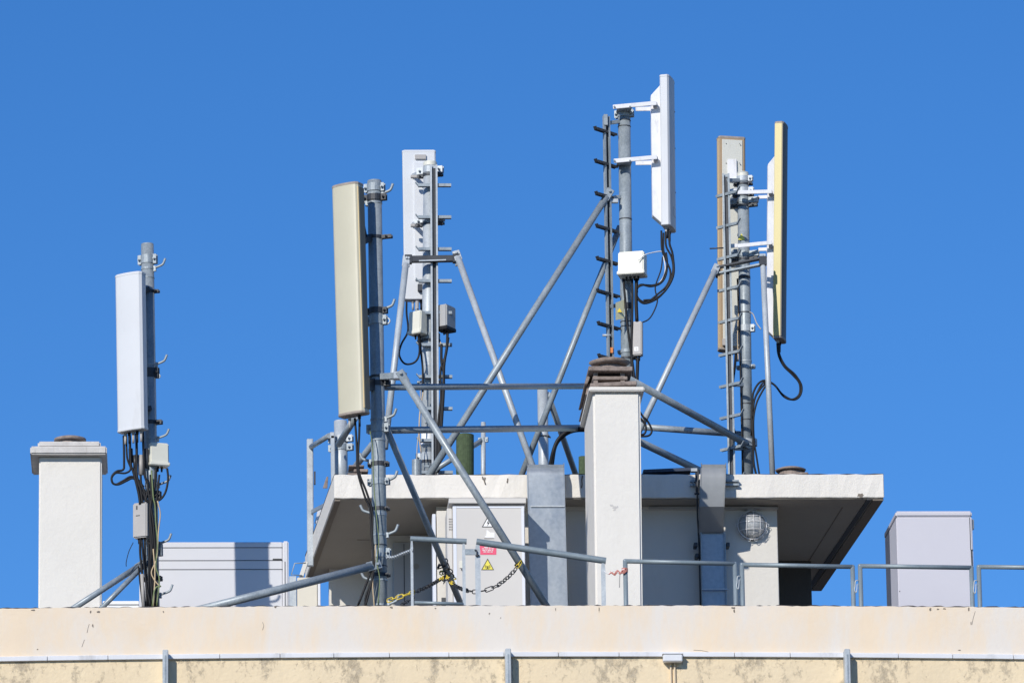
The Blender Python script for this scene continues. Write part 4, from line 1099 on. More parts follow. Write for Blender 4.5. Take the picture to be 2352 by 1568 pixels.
tr = thing('cable_tray', 'dark blue cable tray lying along the slab edge by the grey duct', 'cable tray', P(1540, 1086, 57.35))
MB().bar(P(1476, 1087, 57.4), P(1586, 1082, 57.4), Yv * 0.09, Z * 0.017).build('tray', 'blue_tray', tr, 0.004)
MB().bar(P(1482, 1082, 57.36), P(1580, 1077, 57.36), Yv * 0.004, Z * 0.004).build('rim', 'blue_tray', tr)
MB().obox(P(1594, 1080, 57.32), X * 0.03, Yv * 0.03, Z * 0.016).build('bracket', 'galv_pale', tr, 0.003)
cable('black cable arching from the middle chimney down into the wide duct', [(1372, 982, 57.1), (1345, 983, 57.1), (1318, 985, 57.2), (1296, 995, 57.2), (1280, 1012, 57.2), (1270, 1038, 57.2), (1262, 1075, 57.25)], 4.2, 'black')
cable('second black cable arching below the first into the wide duct', [(1350, 988, 57.15), (1318, 990, 57.2), (1294, 1002, 57.25), (1276, 1026, 57.25), (1268, 1075, 57.3)], 3.4, 'black')

# ---------- sheet metal ducts over the slab edge
def duct(label, name, prof, px0t, px1t, px0b, px1b, m, flange=True):
    """prof: list of (Y, z) along the outer face, widths interpolated top to bottom"""
    t = thing(name, label, 'duct', (wx((px0b + px1b) / 2, 1380, prof[-1][0]), prof[-1][0], prof[-1][1]), 'sheet metal ducts down the hut front')
    zt0, zb0 = prof[0][1], prof[-1][1]
    vs, fs = [], []
    L = []
    for (yy, zz) in prof:
        k = min(1.0, max(0.0, (zt0 - zz) / (zt0 - zb0)))
        py = 1070 + 330 * k
        L.append((wx(lerp(px0t, px0b, k), py, yy), wx(lerp(px1t, px1b, k), py, yy), yy, zz))
    th = 0.03
    rings = []
    nrm = []
    for i in range(len(L)):
        a = prof[max(0, i - 1)]; b = prof[min(len(prof) - 1, i + 1)]
        d = V((0, b[0] - a[0], b[1] - a[1])).normalized()
        n_ = V((0, d.z, -d.y))             # inward normal
        if n_.y < 0 and abs(n_.y) > 0.5: n_ = -n_
        nrm.append(n_)
    for (x0, x1, yy, zz), n_ in zip(L, nrm):
        p0, p1 = V((x0, yy, zz)), V((x1, yy, zz))
        rings.append([p0, p1, p1 + n_ * th, p0 + n_ * th])
    cv = MB().loft(rings, True, True).build('cover', m, t)
    cv.data.set_sharp_from_angle(angle=R(32))
    if flange:
        for g in (0, 1):
            mb = MB()
            rr = []
            for (x0, x1, yy, zz), n_ in zip(L, nrm):
                x = (x0, x1)[g]; s_ = (-1, 1)[g]
                p = V((x, yy, zz)) - n_ * 0.006
                rr.append([p + X * s_ * 0.001, p + X * s_ * 0.008, p + X * s_ * 0.008 + n_ * 0.05, p + X * s_ * 0.001 + n_ * 0.05])
            mb.loft(rr, True, False).build('side_flange', m, t)
    return t, L, nrm
def arc_prof(cy, cz, r, a0, a1, n=8):
    return [(cy - r * math.sin(lerp(a0, a1, i / n)), cz + r * math.cos(lerp(a0, a1, i / n))) for i in range(n + 1)]
zt_d = P(1255, 1071, 57.1).z
prof = [(57.8, zt_d)] + arc_prof(57.155, zt_d - 0.09, 0.09, 0, math.pi / 2, 10)[0:] + [(57.068, z_sb), (57.08, z_sb - 0.6), (57.08, z_fl)]
t, L, nn = duct('wide galvanised duct bent over the slab edge beside the grey cabinet', 'cable_duct', prof, 1212, 1294, 1226, 1306, 'galv_sheet')
x0, x1 = wx(1226, 1170, 57.06), wx(1300, 1170, 57.06); zz = P(1260, 1162, 57.06).z
MB().bx(wx(1219, 1170, 57.06), wx(1297, 1170, 57.06), 57.057, 57.062, zz - 0.006, zz + 0.006).build('joint_seam', 'galv_pale', t)
zt_d = P(1636, 1070, 57.05).z
zmid = P(1640, 1222, 57.3).z
prof = [(57.8, zt_d)] + arc_prof(57.12, zt_d - 0.12, 0.12, 0, math.pi / 2, 10) + [(57., z_sb + 0.05), (57.04, z_sb - 0.12), (57.3, zmid)]
t, L, nn = duct('dull grey duct curving over the slab edge, narrowing to a tray below', 'cable_duct', prof, 1612, 1666, 1611, 1664, 'galv_dull')
MB().bx(wx(1612, 1300, 57.35), wx(1666, 1300, 57.35), 57.33, 57.46, z_fl, zmid + 0.01).build('lower_tray', 'galv_sheet', t, 0.004)
for a, b in ((1610, 1613), (1664.5, 1667.5)):
    MB().bx(wx(a, 1300, 57.33), wx(b, 1300, 57.33), 57.3, 57.48, z_fl, zmid + 0.0).build('side_flange', 'galv', t)
zz = P(1640, 1354, 57.32).z; MB().bx(wx(1610, 1300, 57.3), wx(1672, 1300, 57.3), 57.285, 57.298, zz - 0.006, zz + 0.006).build('strap', 'galv_pale', t)
for px, py in ((1597, 1253), (1671, 1253), (1600, 1278)):
    MB().obox(P(px, py, 57.4), X * 0.016, Yv * 0.06, Z * 0.02).build('wall_bracket', 'dark', t, 0.004)
rod = thing('support_rail', 'perforated steel rails pinned across the fascia behind the dull duct', 'rail', P(1640, 1112, 57.16))
for dy in (0, 9): MB().bar(P(1585, 1105 + dy, 57.17), P(1697, 1104 + dy, 57.17), Yv * 0.02, Z * 0.008).build('rail_bar', 'galv', rod)
MB().obox(P(1592, 1109, 57.17), X * 0.004, Yv * 0.02, Z * 0.03).build('cross_tie', 'galv', rod)
cables('thin dark pipes dropping down beside the dull grey duct', [
    ([(1604, 1078, 57.1), (1602, 1130, 57.1), (1602, 1180, 57.2), (1606, 1260, 57.4), (1609, 1395, 57.4)], 2.0, 'dark'),
    ([(1600, 1085, 57.12), (1601, 1130, 57.12)], 3.5, 'dark'),
    ([(1595, 1134, 57.1), (1610, 1133, 57.1)], 2.5, 'dark'),
])

# ---------- bulkhead lamp
Yb_ = YW
c = P(1727, 1207, Yb_ - 0.02); s = S(Yb_)
lp = thing('bulkhead_lamp', 'round caged bulkhead lamp on the hut wall', 'wall lamp', V((c.x, Yb_, c.z)))
r = 33 * s
mb = MB().tube([V((c.x, Yb_, c.z)), V((c.x, Yb_ - 0.03, c.z)), V((c.x, Yb_ - 0.045, c.z))], r, 32, rs=[r, r, r * 0.93])
mb.build('base', 'grey_box', lp)
rings = []
for i in range(9):
    a = R(90 * i / 8.0) * 0.97
    rr, dd = r * 0.9 * math.cos(a), 0.105 * math.sin(a)
    rings.append([V((c.x + rr * math.cos(t_), Yb_ - 0.045 - dd, c.z + rr * math.sin(t_))) for t_ in (2 * math.pi * j / 32 for j in range(32))])
MB().loft(rings, True, True).build('glass', 'lamp_glass', lp)
MB().tube([V((c.x, Yb_ - 0.044, c.z)), V((c.x, Yb_ - 0.048, c.z))], r, 32, rs=[r * 0.88, r * 0.8]).build('reflector', 'cab_grey', lp)
MB().ball(V((c.x, Yb_ - 0.085, c.z + 0.012)), r * 0.42, 0.03, r * 0.36, 18, 10).build('bulb', 'sign_white', lp)
def cage_y(dx, dz):
    q = min(1.0, (dx * dx + dz * dz) / (r * 0.98) ** 2)
    return Yb_ - 0.05 - 0.112 * math.sqrt(max(0.0, 1 - q))
cg = MB()
for k in (-0.45, 0.05, 0.5):
    hz = math.sqrt(max(0, 1 - k * k)) * r
    cg.tube([V((c.x + k * r, cage_y(k * r, z_), c.z + z_)) for z_ in [hz * (-1 + 2 * j / 14) for j in range(15)]], 0.0024, 6)
for k in (-0.42, 0.12, 0.55):
    hz = math.sqrt(max(0, 1 - k * k)) * r
    cg.tube([V((c.x + x_, cage_y(x_, k * r), c.z + k * r)) for x_ in [hz * (-1 + 2 * j / 14) for j in range(15)]], 0.0024, 6)
cg.tube([V((c.x + r * 1.0 * math.cos(t_), Yb_ - 0.05, c.z + r * 1.0 * math.sin(t_))) for t_ in (2 * math.pi * j / 30 for j in range(30))], 0.0045, 6, closed=True)
for j in range(14):
    t_ = 2 * math.pi * j / 14
    q = V((c.x + r * 1.07 * math.cos(t_), Yb_ - 0.05, c.z + r * 1.07 * math.sin(t_)))
    cg.ring(q, Yv, 0.0115, 0.0142, 0.004, 12)
cg.build('cage', 'white_steel', lp)
jb = P(1724, 1165, Yb_ - 0.05)
mb = MB().cyl(V((jb.x, Yb_, jb.z)), V((jb.x, Yb_ - 0.06, jb.z)), 9.5 * s, 20); mb.build('conduit_box', 'grey_box', lp)
mb = MB().tube([V((wx(1490, 1165, Yb_), Yb_ - 0.055, P(1490, 1168, Yb_).z)), V((jb.x, Yb_ - 0.055, jb.z)), V((wx(1786, 1165, Yb_), Yb_ - 0.055, P(1786, 1169, Yb_).z))], 3.6 * s, 10); mb.build('conduit', 'grey_box', lp)

# ================================================================== CABINETS
def seamline(root, a, b, w_=0.003, m='seam', name='seam', th=0.002):
    a, b = V(a), V(b)
    d = (b - a).normalized()
    u = Z if abs(d.z) < 0.7 else X
    MB().bar(a, b, u * w_, Yv * th).build(name, m, root)
# wide pale cabinet
Y0 = 54.42
t = thing('equipment_cabinet', 'wide pale cabinet with horizontal joints behind the sloping tube', 'cabinet', (wx(515, 1390, Y0), Y0 + 0.4, z_fl), 'equipment cabinets on the roof')
x0, x1, z1 = wx(345, 1300, Y0), wx(649, 1300, Y0), P(510, 1244, Y0).z
MB().bx(x0, x1, Y0, Y0 + 0.8, z_fl, z1).build('body', 'cab_white', t, 0.008)
MB().bx(x1 + 0.001, wx(663, 1300, Y0), Y0 - 0.02, Y0 + 0.8, z_fl, z1 + 0.004).build('corner_post', 'cab_white', t, 0.01, 2)
for y in (1257, 1286.5, 1307):
    zz = P(510, y, Y0).z; seamline(t, (x0, Y0 - 0.001, zz), (x1, Y0 - 0.001, zz), 0.003)
xx = wx(654.5, 1300, Y0); seamline(t, (xx, Y0 - 0.021, z_fl), (xx, Y0 - 0.021, P(650, 1290, Y0).z), 0.003)
MB().obox(P(637, 1284, Y0 - 0.002), X * 0.04, Yv * 0.003, Z * 0.007).build('handle', 'sign_black', t)
t2 = thing('low_cabinet', 'low white cabinet with a ledge between the plain chimney and short mast', 'cabinet', (wx(330, 1390, 53.5), 53.6, z_fl), 'equipment cabinets on the roof')
MB().bx(wx(320, 1350, 53.5), wx(352, 1350, 53.5), 53.5, 53.9, z_fl, P(340, 1318, 53.5).z).build('body', 'cab_white', t2, 0.006)
MB().bx(wx(236, 1350, 53.52), wx(319.5, 1350, 53.52), 53.52, 53.9, z_fl, P(280, 1379, 53.52).z).build('ledge', 'sign_white', t2, 0.006)
zz = P(280, 1388, 53.52).z; seamline(t2, (wx(237, 1350, 53.5), 53.518, zz), (wx(319, 1350, 53.5), 53.518, zz))
# cabinet at the far end
Y0 = 53.9
t = thing('equipment_cabinet', 'tall lilac grey cabinet standing alone behind the guard rail', 'cabinet', (wx(2140, 1390, Y0), Y0 + 0.4, z_fl), 'equipment cabinets on the roof')
x0, x1 = wx(2064, 1380, Y0), wx(2239, 1380, Y0)
z1 = P(2150, 1173, Y0).z; zh = P(2150, 1186, Y0).z
x0t, x1t = wx(2065, 1190, Y0), wx(2236, 1190, Y0)
dpth = 0.85
def bx_skew(x0, x1, y0, y1, z0, z1, sk):
    return MB().hexa([(x0, y0, z0), (x1, y0, z0), (x1 + sk, y1, z0), (x0 + sk, y1, z0)], [(x0, y0, z1), (x1, y0, z1), (x1 + sk, y1, z1), (x0 + sk, y1, z1)])
bx_skew(x0, x1, Y0, Y0 + 0.5, z_fl, zh - 0.003, -0.006).build('body', 'cab_lilac', t, 0.008, 2)
bx_skew(x0 - 0.004, x1, Y0 - 0.004, Y0 + 0.5, zh, z1, -0.006).build('lid', 'cab_lilac', t, 0.012, 2)
bx_skew(x0 - 0.006, x1 - 0.05, Y0 + 0.502, Y0 + 0.82, z_fl, zh - 0.003, -0.004).build('rear_body', 'cab_dark', t, 0.006)  # rear part has a darker blue grey tone than the front
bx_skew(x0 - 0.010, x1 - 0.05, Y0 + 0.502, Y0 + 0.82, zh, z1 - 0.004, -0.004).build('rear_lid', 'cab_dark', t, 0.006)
mb = MB()
for k in range(3): mb.obox(V((x0 + 0.012, Y0 - 0.001, z_fl + 0.8 + 0.25 * k)), X * 0.004, Yv * 0.002, Z * 0.004)
mb.build('rivet', 'seam', t)
xx = wx(2229, 1250, Y0)
seamline(t, (xx, Y0 - 0.001, P(2229, 1188, Y0).z), (xx, Y0 - 0.001, P(2229, 1262, Y0).z), 0.003)
seamline(t, (xx, Y0 - 0.001, P(2229, 1262, Y0).z), (x1, Y0 - 0.001, P(2229, 1262, Y0).z), 0.003)
seamline(t, (xx + 0.006, Y0 - 0.001, P(2229, 1262, Y0).z), (xx + 0.03, Y0 - 0.001, z_fl), 0.006)
MB().bx(x1 + 0.001, x1 + 0.02, Y0 + 0.03, Y0 + 0.09, P(2240, 1212, Y0).z, P(2240, 1190, Y0).z).build('hinge', 'galv', t, 0.004)
# grey signed cabinet
Y0 = 56.68
t = thing('equipment_cabinet', 'grey cabinet with warning signs on its door and a hooded top', 'cabinet', (wx(1125, 1390, Y0), Y0 + 0.35, z_fl), 'equipment cabinets on the roof')
x0, x1 = wx(1040, 1300, Y0), wx(1208, 1300, Y0)
zh0, zh1 = P(1120, 1158, Y0).z, P(1120, 1145, Y0).z
x_l, x_r = wx(1041, 1300, Y0), wx(1207, 1300, Y0)
mbk = MB().bx(x_l, x_r, Y0, Y0 + 0.5, z_fl, zh0)
mbk.build('body', 'cab_grey', t, 0.006)
MB().bx(x_l - 0.035, x_r + 0.014, Y0 - 0.035, Y0 + 0.5, zh0 + 0.002, zh1).build('hood', 'cab_grey', t, 0.006)
MB().bx(x_l - 0.05, x_l - 0.001, Y0 + 0.06, Y0 + 0.48, z_fl, zh0 - 0.02).build('side_panel', 'cab_grey', t, 0.006)
mb = MB()
for i in range(5):
    for j in range(3):
        p = V((x_l - 0.028 + j * 0.012, Y0 + 0.058, P(1030, 1188 + i * 6, Y0).z)); mb.obox(p, X * 0.003, Yv * 0.002, Z * 0.005)
mb.build('vent', 'seam', t)
dx0, dx1 = wx(1046, 1300, Y0), wx(1203, 1300, Y0)
ztop = P(1120, 1163, Y0).z
door = MB().bx(dx0, dx1, Y0 - 0.016, Y0 - 0.001, z_fl + 0.05, ztop).build('door', 'cab_grey', t, 0.004)
for a, b in ((1042, 1049), (1199, 1205)):
    MB().bx(wx(a, 1300, Y0), wx(b, 1300, Y0), Y0 - 0.02, Y0 - 0.0165, z_fl + 0.05, ztop).build('trim', 'cab_trim', door)
MB().bx(wx(1049.4, 1300, Y0), wx(1198.6, 1300, Y0), Y0 - 0.02, Y0 - 0.0165, P(1120, 1167, Y0).z, ztop - 0.001).build('trim', 'cab_trim', door)
seamline(door, (dx0 - 0.008, Y0 - 0.017, zh0 - 0.004), (dx1 + 0.02, Y0 - 0.017, zh0 - 0.004), 0.005)
Yf = Y0 - 0.0165
MB().obox(P(1060, 1296, Yf), X * 0.018, Yv * 0.008, Z * 0.035).build('handle', 'cream_box', door, 0.003)
MB().obox(P(1062, 1307, Yf - 0.01), X * 0.012, Yv * 0.004, Z * 0.006).build('lock', 'seam', door)
# signs on the door
sg = tri(1121, 1200, 16, Yf - 0.002, 0.003).build('warning_triangle', 'sign_black', door)
tri(1121, 1200.5, 12.6, Yf - 0.0035, 0.001).build('face', 'sign_white', sg)
MB().prism([P(1123, 1192, Yf - .0045), P(1118, 1201, Yf - .0045), P(1121, 1201, Yf - .0045), P(1119, 1208, Yf - .0045), P(1125, 1199, Yf - .0045), P(1121.5, 1199, Yf - .0045)], V((0, 0.0008, 0))).build('lightning_bolt', 'sign_black', sg)
pic = MB().prism([P(1118, 1216, Yf - .003), P(1126, 1222, Yf - .003), P(1136, 1222, Yf - .003), P(1136, 1235, Yf - .003), P(1118, 1234, Yf - .003), P(1112, 1233, Yf - .003), P(1117, 1229, Yf - .003)], V((0, 0.003, 0))).build('white_pictogram', 'sign_white', door)
MB().bx(wx(1112, 1235, Yf), wx(1134, 1235, Yf), Yf - 0.0045, Yf - 0.0035, P(1120, 1236.5, Yf).z, P(1120, 1234, Yf).z).build('marking', 'grey_box', pic)
red = MB().prism([P(1102, 1248, Yf - .002), P(1140, 1248, Yf - .002), P(1140, 1273, Yf - .002), P(1102, 1273, Yf - .002)], V((0, 0.002, 0))).build('red_notice', 'sign_red', door)
mb = MB()
for (row, parts) in ((1252.5, ((1110, 1116), (1117.5, 1126), (1127, 1131))), (1256, ((1112, 1121), (1122.5, 1130))), (1259.5, ((1107, 1112), (1113.5, 1121), (1122.5, 1127), (1128.5, 1134))), (1263, ((1108, 1115), (1116.5, 1119), (1120.5, 1128), (1129.5, 1133))), (1266.5, ((1110, 1117), (1118.5, 1125), (1126.5, 1132)))):
    for a, b in parts:
        x_ = a
        while x_ < b - 0.4:
            w1 = min(rv.uniform(0.8, 1.5), b - x_)
            p = P(x_ + w1 / 2, row, Yf - .0035); mb.obox(p, X * (w1 / 2 * S(Yf) * 0.82), Yv * 0.0006, Z * S(Yf) * rv.uniform(0.75, 1.1)); x_ += w1
mb.build('lettering', 'sign_white', red)
sg = tri(1120, 1298, 16.5, Yf - 0.002, 0.003).build('warning_triangle', 'sign_black', door)
tri(1120, 1298.4, 13.4, Yf - 0.0035, 0.001).build('face', 'sign_yellow', sg)
mb = MB()
for g in (-1, 1):
    for rr in (3.2, 5.6):
        pts = [P(1120 + g * rr * math.cos(R(q)), 1300.5 - rr * math.sin(R(q)), Yf - .0045) for q in range(-40, 41, 16)]
        mb.tube(pts, 0.0022, 5)
mb.tube([P(1120, 1299.5, Yf - .0045), P(1120, 1305.5, Yf - .0045)], 0.0026, 5)
mb.tube([P(1117.5, 1306, Yf - .0045), P(1120, 1300, Yf - .0045), P(1122.5, 1306, Yf - .0045)], 0.002, 5)
mb.ball(P(1120, 1300, Yf - .0045), .005, .003, .005, 10, 6)
mb.build('antenna_symbol', 'sign_black', sg)
# narrow cream box beside it
Y1 = 57.32
t = thing('wall_cabinet', 'narrow cream cabinet with louvre slots beside the signed grey cabinet', 'cabinet', (wx(1012, 1390, Y1), Y1 + 0.1, z_fl), 'equipment cabinets on the roof')
MB().bx(wx(1004, 1300, Y1), wx(1034, 1300, Y1), Y1, Y1 + 0.2, z_fl, P(1012, 1172, Y1).z).build('body', 'hut_wall', t, 0.006)
MB().bx(wx(994, 1300, Y1), wx(1002, 1300, Y1), Y1 - 0.01, Y1 + 0.2, z_fl, P(1000, 1180, Y1).z).build('side_channel', 'cab_trim', t, 0.004)
mb = MB()
for y in (1291, 1296, 1301, 1319, 1324, 1329, 1334):
    p, q = P(1018, y + 5, Y1 - 0.003), P(1023, y - 2, Y1 - 0.003); mb.bar(p, q, Yv * 0.003, Z * 0.006)
mb.build('louvre', 'seam', t)
MB().obox(P(1021, 1383, Y1 - 0.005), X * 0.028, Yv * 0.01, Z * 0.045).build('cable_entry', 'seam', t)
# rusty panel box and side things at the left of the hut
Y1 = 54.0
t = thing('metal_box', 'rust stained cream box beside the wide pale cabinet', 'box', (wx(705, 1390, Y1), Y1 + 0.15, z_fl))
MB().bx(wx(683, 1350, Y1), wx(729, 1350, Y1), Y1, Y1 + 0.3, z_fl, P(700, 1325, Y1).z).build('body', 'rusty', t, 0.006)
MB().bx(wx(730, 1350, Y1), wx(736, 1350, Y1), Y1 - 0.01, Y1 + 0.25, z_fl, P(733, 1325, Y1).z).build('side_edge', 'white_steel', t, 0.003)
MB().bx(wx(664.5, 1350, Y1 + .1), wx(681, 1350, Y1 + .1), Y1 + 0.1, Y1 + 0.3, z_fl, P(670, 1322, Y1 + .1).z).build('side_channel', 'galv_pale', t, 0.004)
lug = thing('lifting_handle', 'thin wire handle loop sticking out beside the hut roof edge', 'handle', P(688, 1322, 54.2))
MB().tube([P(702, 1292, 54.4), P(677, 1293, 54.4), P(669, 1319, 54.4), P(694, 1321, 54.4)], 1.5 * S(54), 8).build('loop', 'galv', lug)
MB().bar(P(692, 1324, 54.42), P(703, 1290, 54.42), X * 0.02, Yv * 0.02).build('hinge_strip', 'hut_wall', lug, 0.003)
# broken boards behind the slab's side
bd = thing('roof_gutter', 'short pale gutter ends hanging off the side of the hut roof', 'gutter', P(738, 1190, 59.4))
MB().hexa([P(722, 1202, 59.7), P(742, 1202, 59.3), P(742, 1202, 59.6), P(722, 1202, 60.1)], [P(731, 1166, 59.6), P(752, 1158, 59.2), P(752, 1158, 59.5), P(731, 1166, 60.)]).build('trough', 'white_steel', bd, 0.004)
MB().hexa([P(741, 1121, 59.4), P(752, 1121, 59.4), P(752, 1121, 59.6), P(741, 1121, 59.6)], [P(750, 1094, 59.4), P(754, 1094, 59.4), P(754, 1094, 59.6), P(750, 1094, 59.6)]).build('bracket', 'concrete', bd, 0.003)

# ================================================================== GUARD RAILS
GR = 'guard rail panels along the parapet'
YR = 52.42
def frame_panel(label, px0, px1, y0, y1, dia, Y=YR, curved=True):
    s = S(Y); r = dia * s / 2
    a, b = P(px0, y0, Y), P(px1, y1, Y)
    t = thing('guard_rail', label, 'railing', V((a.x, Y, z_fl)), GR)
    MB().tube([a - X * 0.0 , b], r, 16).build('top_rail', 'rail', t)
    for p in (a, b):
        e = V((p.x, p.y, z_fl))
        mb = MB().cyl(e, V((p.x, p.y, p.z)), r, 16); mb.ball(p, r * 1.02, r * 1.02, r * 1.02, 14, 8)
        mb.build('post', 'rail', t)
    return t
frame_panel('welded rail panel in front of the dull grey duct', 1436, 1688, 1288, 1294, 10.5)
frame_panel('welded rail panel below the bulkhead lamp', 1704, 1958, 1296, 1301, 10.5)
frame_panel('welded rail panel in front of the tall lilac grey cabinet', 1975.5, 2231, 1299, 1303, 10.5)
frame_panel('welded rail panel beyond the lilac grey cabinet, cut by the picture edge', 2248, 2504, 1301, 1304, 10.5)
def flat_panel(label, a, b, dia, posts, bottom=None):
    Y = YR; s = S(Y); r = dia * s / 2
    p, q = P(*a, Y), P(*b, Y)
    t = thing('guard_rail', label, 'railing', V((p.x, Y, z_fl)), GR)
    d = (q - p).normalized()
    MB().pipe(p - d * 0.01, q + d * 0.01, r, r * 0.78, 18).build('top_rail', 'rail', t)
    for (px, wpx) in posts:
        k = (px - a[0]) / (b[0] - a[0])
        e = lerp(p, q, k) - Z * r * 0.9
        e.x = P(px, 1340, Y).x
        mb = MB().hexa([(e.x - wpx * s / 2, Y - .006, z_fl), (e.x + wpx * s / 2, Y - .006, z_fl), (e.x + wpx * s / 2, Y + .006, z_fl), (e.x - wpx * s / 2, Y + .006, z_fl)],
                       [(e.x - wpx * s / 2, Y - .006, e.z - 0.05), (e.x + wpx * s / 2, Y - .006, e.z - 0.05), (e.x + wpx * s / 2, Y + .006, e.z - 0.05), (e.x - wpx * s / 2, Y + .006, e.z - 0.05)])
        w2 = wpx * s / 2 * 0.65
        mb.hexa([(e.x - wpx * s / 2, Y - .006, e.z - 0.05), (e.x + wpx * s / 2, Y - .006, e.z - 0.05), (e.x + wpx * s / 2, Y + .006, e.z - 0.05), (e.x - wpx * s / 2, Y + .006, e.z - 0.05)],
                [(e.x - w2, Y - .012, e.z + .004), (e.x + w2, Y - .012, e.z + .004), (e.x + w2, Y + .012, e.z + .004), (e.x - w2, Y + .012, e.z + .004)])
        mb.build('post', 'galv_pale', t)
    if bottom:
        MB().cyl(P(*bottom[0], Y), P(*bottom[1], Y), r * 0.62, 12).build('bottom_rail', 'rail', t)
    return t
g1 = flat_panel('short rail gate with a bottom bar beside the thick mast', (945, 1237), (1069, 1243), 13, ((946.5, 6), (1066, 7)), ((952, 1383), (1064, 1386.5)))
g2 = flat_panel('rail with a sloping top tube in front of the wide duct', (1097, 1244), (1389, 1287), 15.5, ((1098, 12), (1386, 10)))
lt = MB().obox(P(1082, 1267, YR - 0.005), X * 0.05, Yv * 0.004, Z * 0.026)
lt.build('latch_plate', 'galv', g1, 0.003)
MB().tube(crv([P(1090, 1262, YR - .02), P(1095, 1264, YR - .02), P(1095, 1273, YR - .02), P(1093, 1276, YR - .02), P(1101, 1274, YR - .02)], 4), 1.6 * S(YR), 7).build('latch_hook', 'dark', g1)
for label, px, y0, y1 in (('small wire clip joining the rails beside the dull duct', 1696, 1322, 1352), ('small wire clip joining the rails beyond the hut wall', 1967, 1332, 1360), ('small wire clip joining the rails at the lilac cabinet corner', 2240, 1332, 1362)):
    q = [P(px + 4, y0, YR - .02), P(px - 2, y0 + 2, YR - .02), P(px - 3, y0 + 14, YR - .02), P(px - 4, y1 - 6, YR - .02), P(px - 1, y1, YR - .02), P(px + 1, y1 - 5, YR - .02), P(px + 2, y0 + 8, YR - .02)]
    tag(MB().tube(crv(q, 4), 1.3 * S(YR), 7).build('wire_clip', 'galv_pale'), label, 'clip', 'wire clips between guard rail panels')
rc = thing('knotted_cord', 'faded red and white cord knotted between rails before the middle chimney', 'cord', P(1412, 1316, YR))
for pts, m, r in ((((1388, 1311), (1396, 1317), (1404, 1313), (1412, 1309), (1420, 1315), (1428, 1308), (1436, 1306)), 'sign_white', 1.0), (((1398, 1318), (1406, 1314), (1412, 1320), (1420, 1310), (1424, 1318), (1430, 1309), (1437, 1312), (1431, 1316), (1436, 1304)), 'red_cord', 1.5), (((1402, 1312), (1410, 1318), (1418, 1309), (1427, 1316), (1437, 1308)), 'red_cord', 1.3), (((1424, 1316), (1423, 1330), (1423, 1348)), 'cable_grey', 1.2)):
    MB().tube(crv([P(a, b, YR - 0.03) for a, b in pts], 5), r * S(YR), 7).build('strand', m, rc)
bands = MB()
c = P(1435, 1309, YR); bands.ring(c, Z, 0.02, 0.027, 0.035, 14); bands.build('knot', 'red_cord', rc)

# ------------------------------------------------------------------ warning chain
def link_mesh(L, Wd, r):
    pts = []
    for i in range(16):
        t = 2 * math.pi * i / 16
        x, y = math.cos(t), math.sin(t)
        pts.append(V((math.copysign(max(0, L / 2 - Wd / 2), x) + x * Wd / 2, y * Wd / 2, 0)))
    return MB().tube(pts, r, 7, closed=True)
def chain(name, label, pts, colour, L, Wd, r, mats, pitch):
    path = crv([P(*p) for p in pts], 12)
    d = [0.0]
    for i in range(1, len(path)): d.append(d[-1] + (path[i] - path[i - 1]).length)
    root = thing(name, label, 'chain', path[0])
    protos = {}
    n = int(d[-1] / pitch)
    for k in range(n + 1):
        u = (k + 0.5) * pitch
        i = next((j for j in range(1, len(d)) if d[j] >= u), len(d) - 1)
        f = (u - d[i - 1]) / max(1e-6, d[i] - d[i - 1])
        c = lerp(path[i - 1], path[i], min(1, f))
        tn = (path[i] - path[i - 1]).normalized()
        m = mats[colour(k, n, c)]
        if m not in protos:
            protos[m] = link_mesh(L, Wd, r).build('link', m, root)
            o = protos[m]
            o.data.transform(Matrix.Translation(V(root.location)))
        else:
            o = protos[m].copy(); C.objects.link(o); o.parent = root
        q = tn.to_track_quat('X', 'Z')
        rot = q.to_matrix().to_4x4() @ Matrix.Rotation(R(15 if k % 2 else 100) , 4, 'X')
        o.matrix_local = Matrix.Translation(c - V(root.location)) @ rot
    return root
s = S(52.5)
mats = {'y': 'yellow', 'k': 'sign_black'}
chain('warning_chain', 'yellow and black plastic chain drooping from the thick mast to the rails', [(890, 1379, 52.95), (930, 1366, 52.8), (975, 1350, 53.1), (1018, 1326, 54.0)],
      lambda k, n, c: 'y' if k < 5 or k > n - 3 else 'k', 23 * s, 9 * s, 1.15 * s, mats, 18.5 * s)
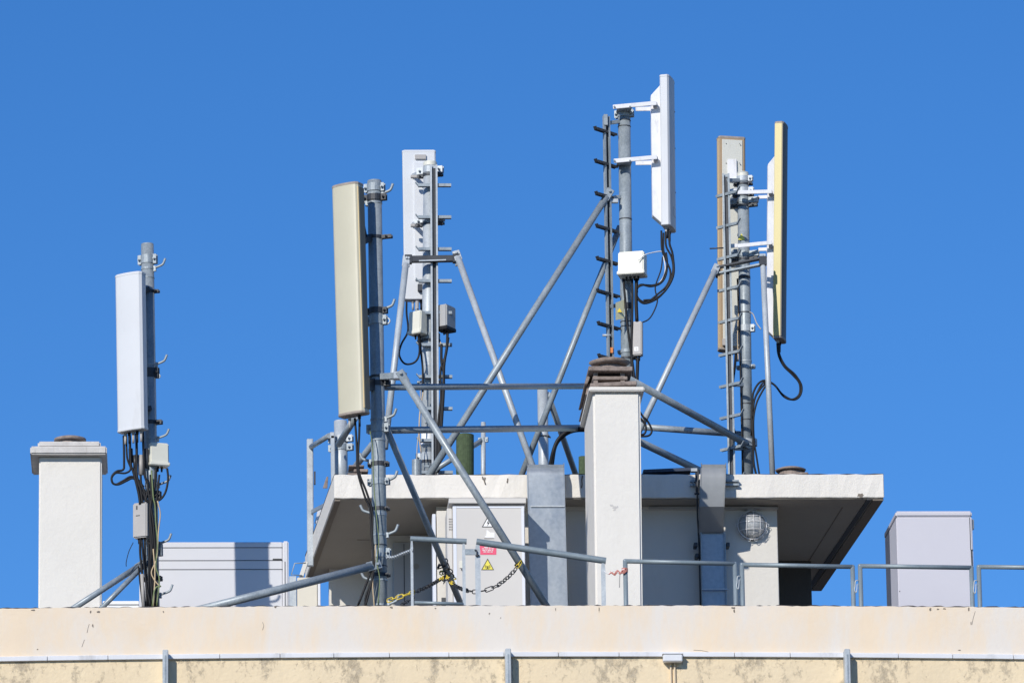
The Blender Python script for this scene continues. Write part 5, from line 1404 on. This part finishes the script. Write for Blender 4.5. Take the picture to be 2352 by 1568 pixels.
chain('warning_chain', 'yellow and black plastic chain drooping across the signed grey cabinet', [(1026, 1324, 54.0), (1045, 1344, 53.2), (1075, 1356, 52.5), (1105, 1357, 52.5), (1140, 1345, 52.55), (1170, 1322, 52.8), (1195, 1293, 53.0)],
      lambda k, n, c: 'y' if k < 3 or 6 < k < 10 or k > n - 2 else 'k', 23 * s, 9 * s, 1.15 * s, mats, 18.5 * s)
# coil of chain round the dark brace
hel = []
p0, p1 = P(1014, 1290, 54.12), P(1031, 1330, 54.24)
d_ = (p1 - p0).normalized(); u_ = d_.cross(Yv).normalized(); v_ = d_.cross(u_)
for i in range(50):
    t_ = i / 49
    a = t_ * 2 * math.pi * 3
    hel.append(lerp(p0, p1, t_) + (u_ * math.cos(a) + v_ * math.sin(a)) * 10.8 * s)
def chain_pts(name, label, path, colour, L, Wd, r, mats, pitch):
    global P
    P_old = P
    P = lambda *q: V(q)
    try: return chain(name, label, [tuple(p) for p in path], colour, L, Wd, r, mats, pitch)
    finally: P = P_old
chain_pts('warning_chain', 'coil of yellow and black chain wound round the dark sloping tube', hel, lambda k, n, c: 'y' if (k % 9) in (4, 5, 6) and k > n * 0.45 else 'k', 20 * s, 9 * s, 1.4 * s, mats, 16 * s)
mats2 = {'g': 'galv_pale'}
chain('small_chain', 'thin silver chain from the thick mast to the rail gate', [(888, 1279, 53.0), (905, 1279, 52.85), (925, 1271, 52.65), (946, 1263, 52.42)], lambda k, n, c: 'g', 11 * s, 6 * s, 1.2 * s, mats2, 7.5 * s)
mats2 = {'g': 'dark'}
chain('small_chain', 'thin dark chain hanging low from the bottom corner of the rail gate', [(922, 1388, 52.5), (935, 1381, 52.45), (949, 1371, 52.42)], lambda k, n, c: 'g', 11 * s, 6 * s, 1.2 * s, mats2, 7.5 * s)
tag(MB().ring(P(1191, 1293, 53.09), (P(1262, 1402, 53.15) - P(929, 872, 52.85)), 8.7 * s, 10.5 * s, 5 * s).build('cable_tie', 'black'), 'black tie holding the chain end on the sloping grey tube', 'cable tie')
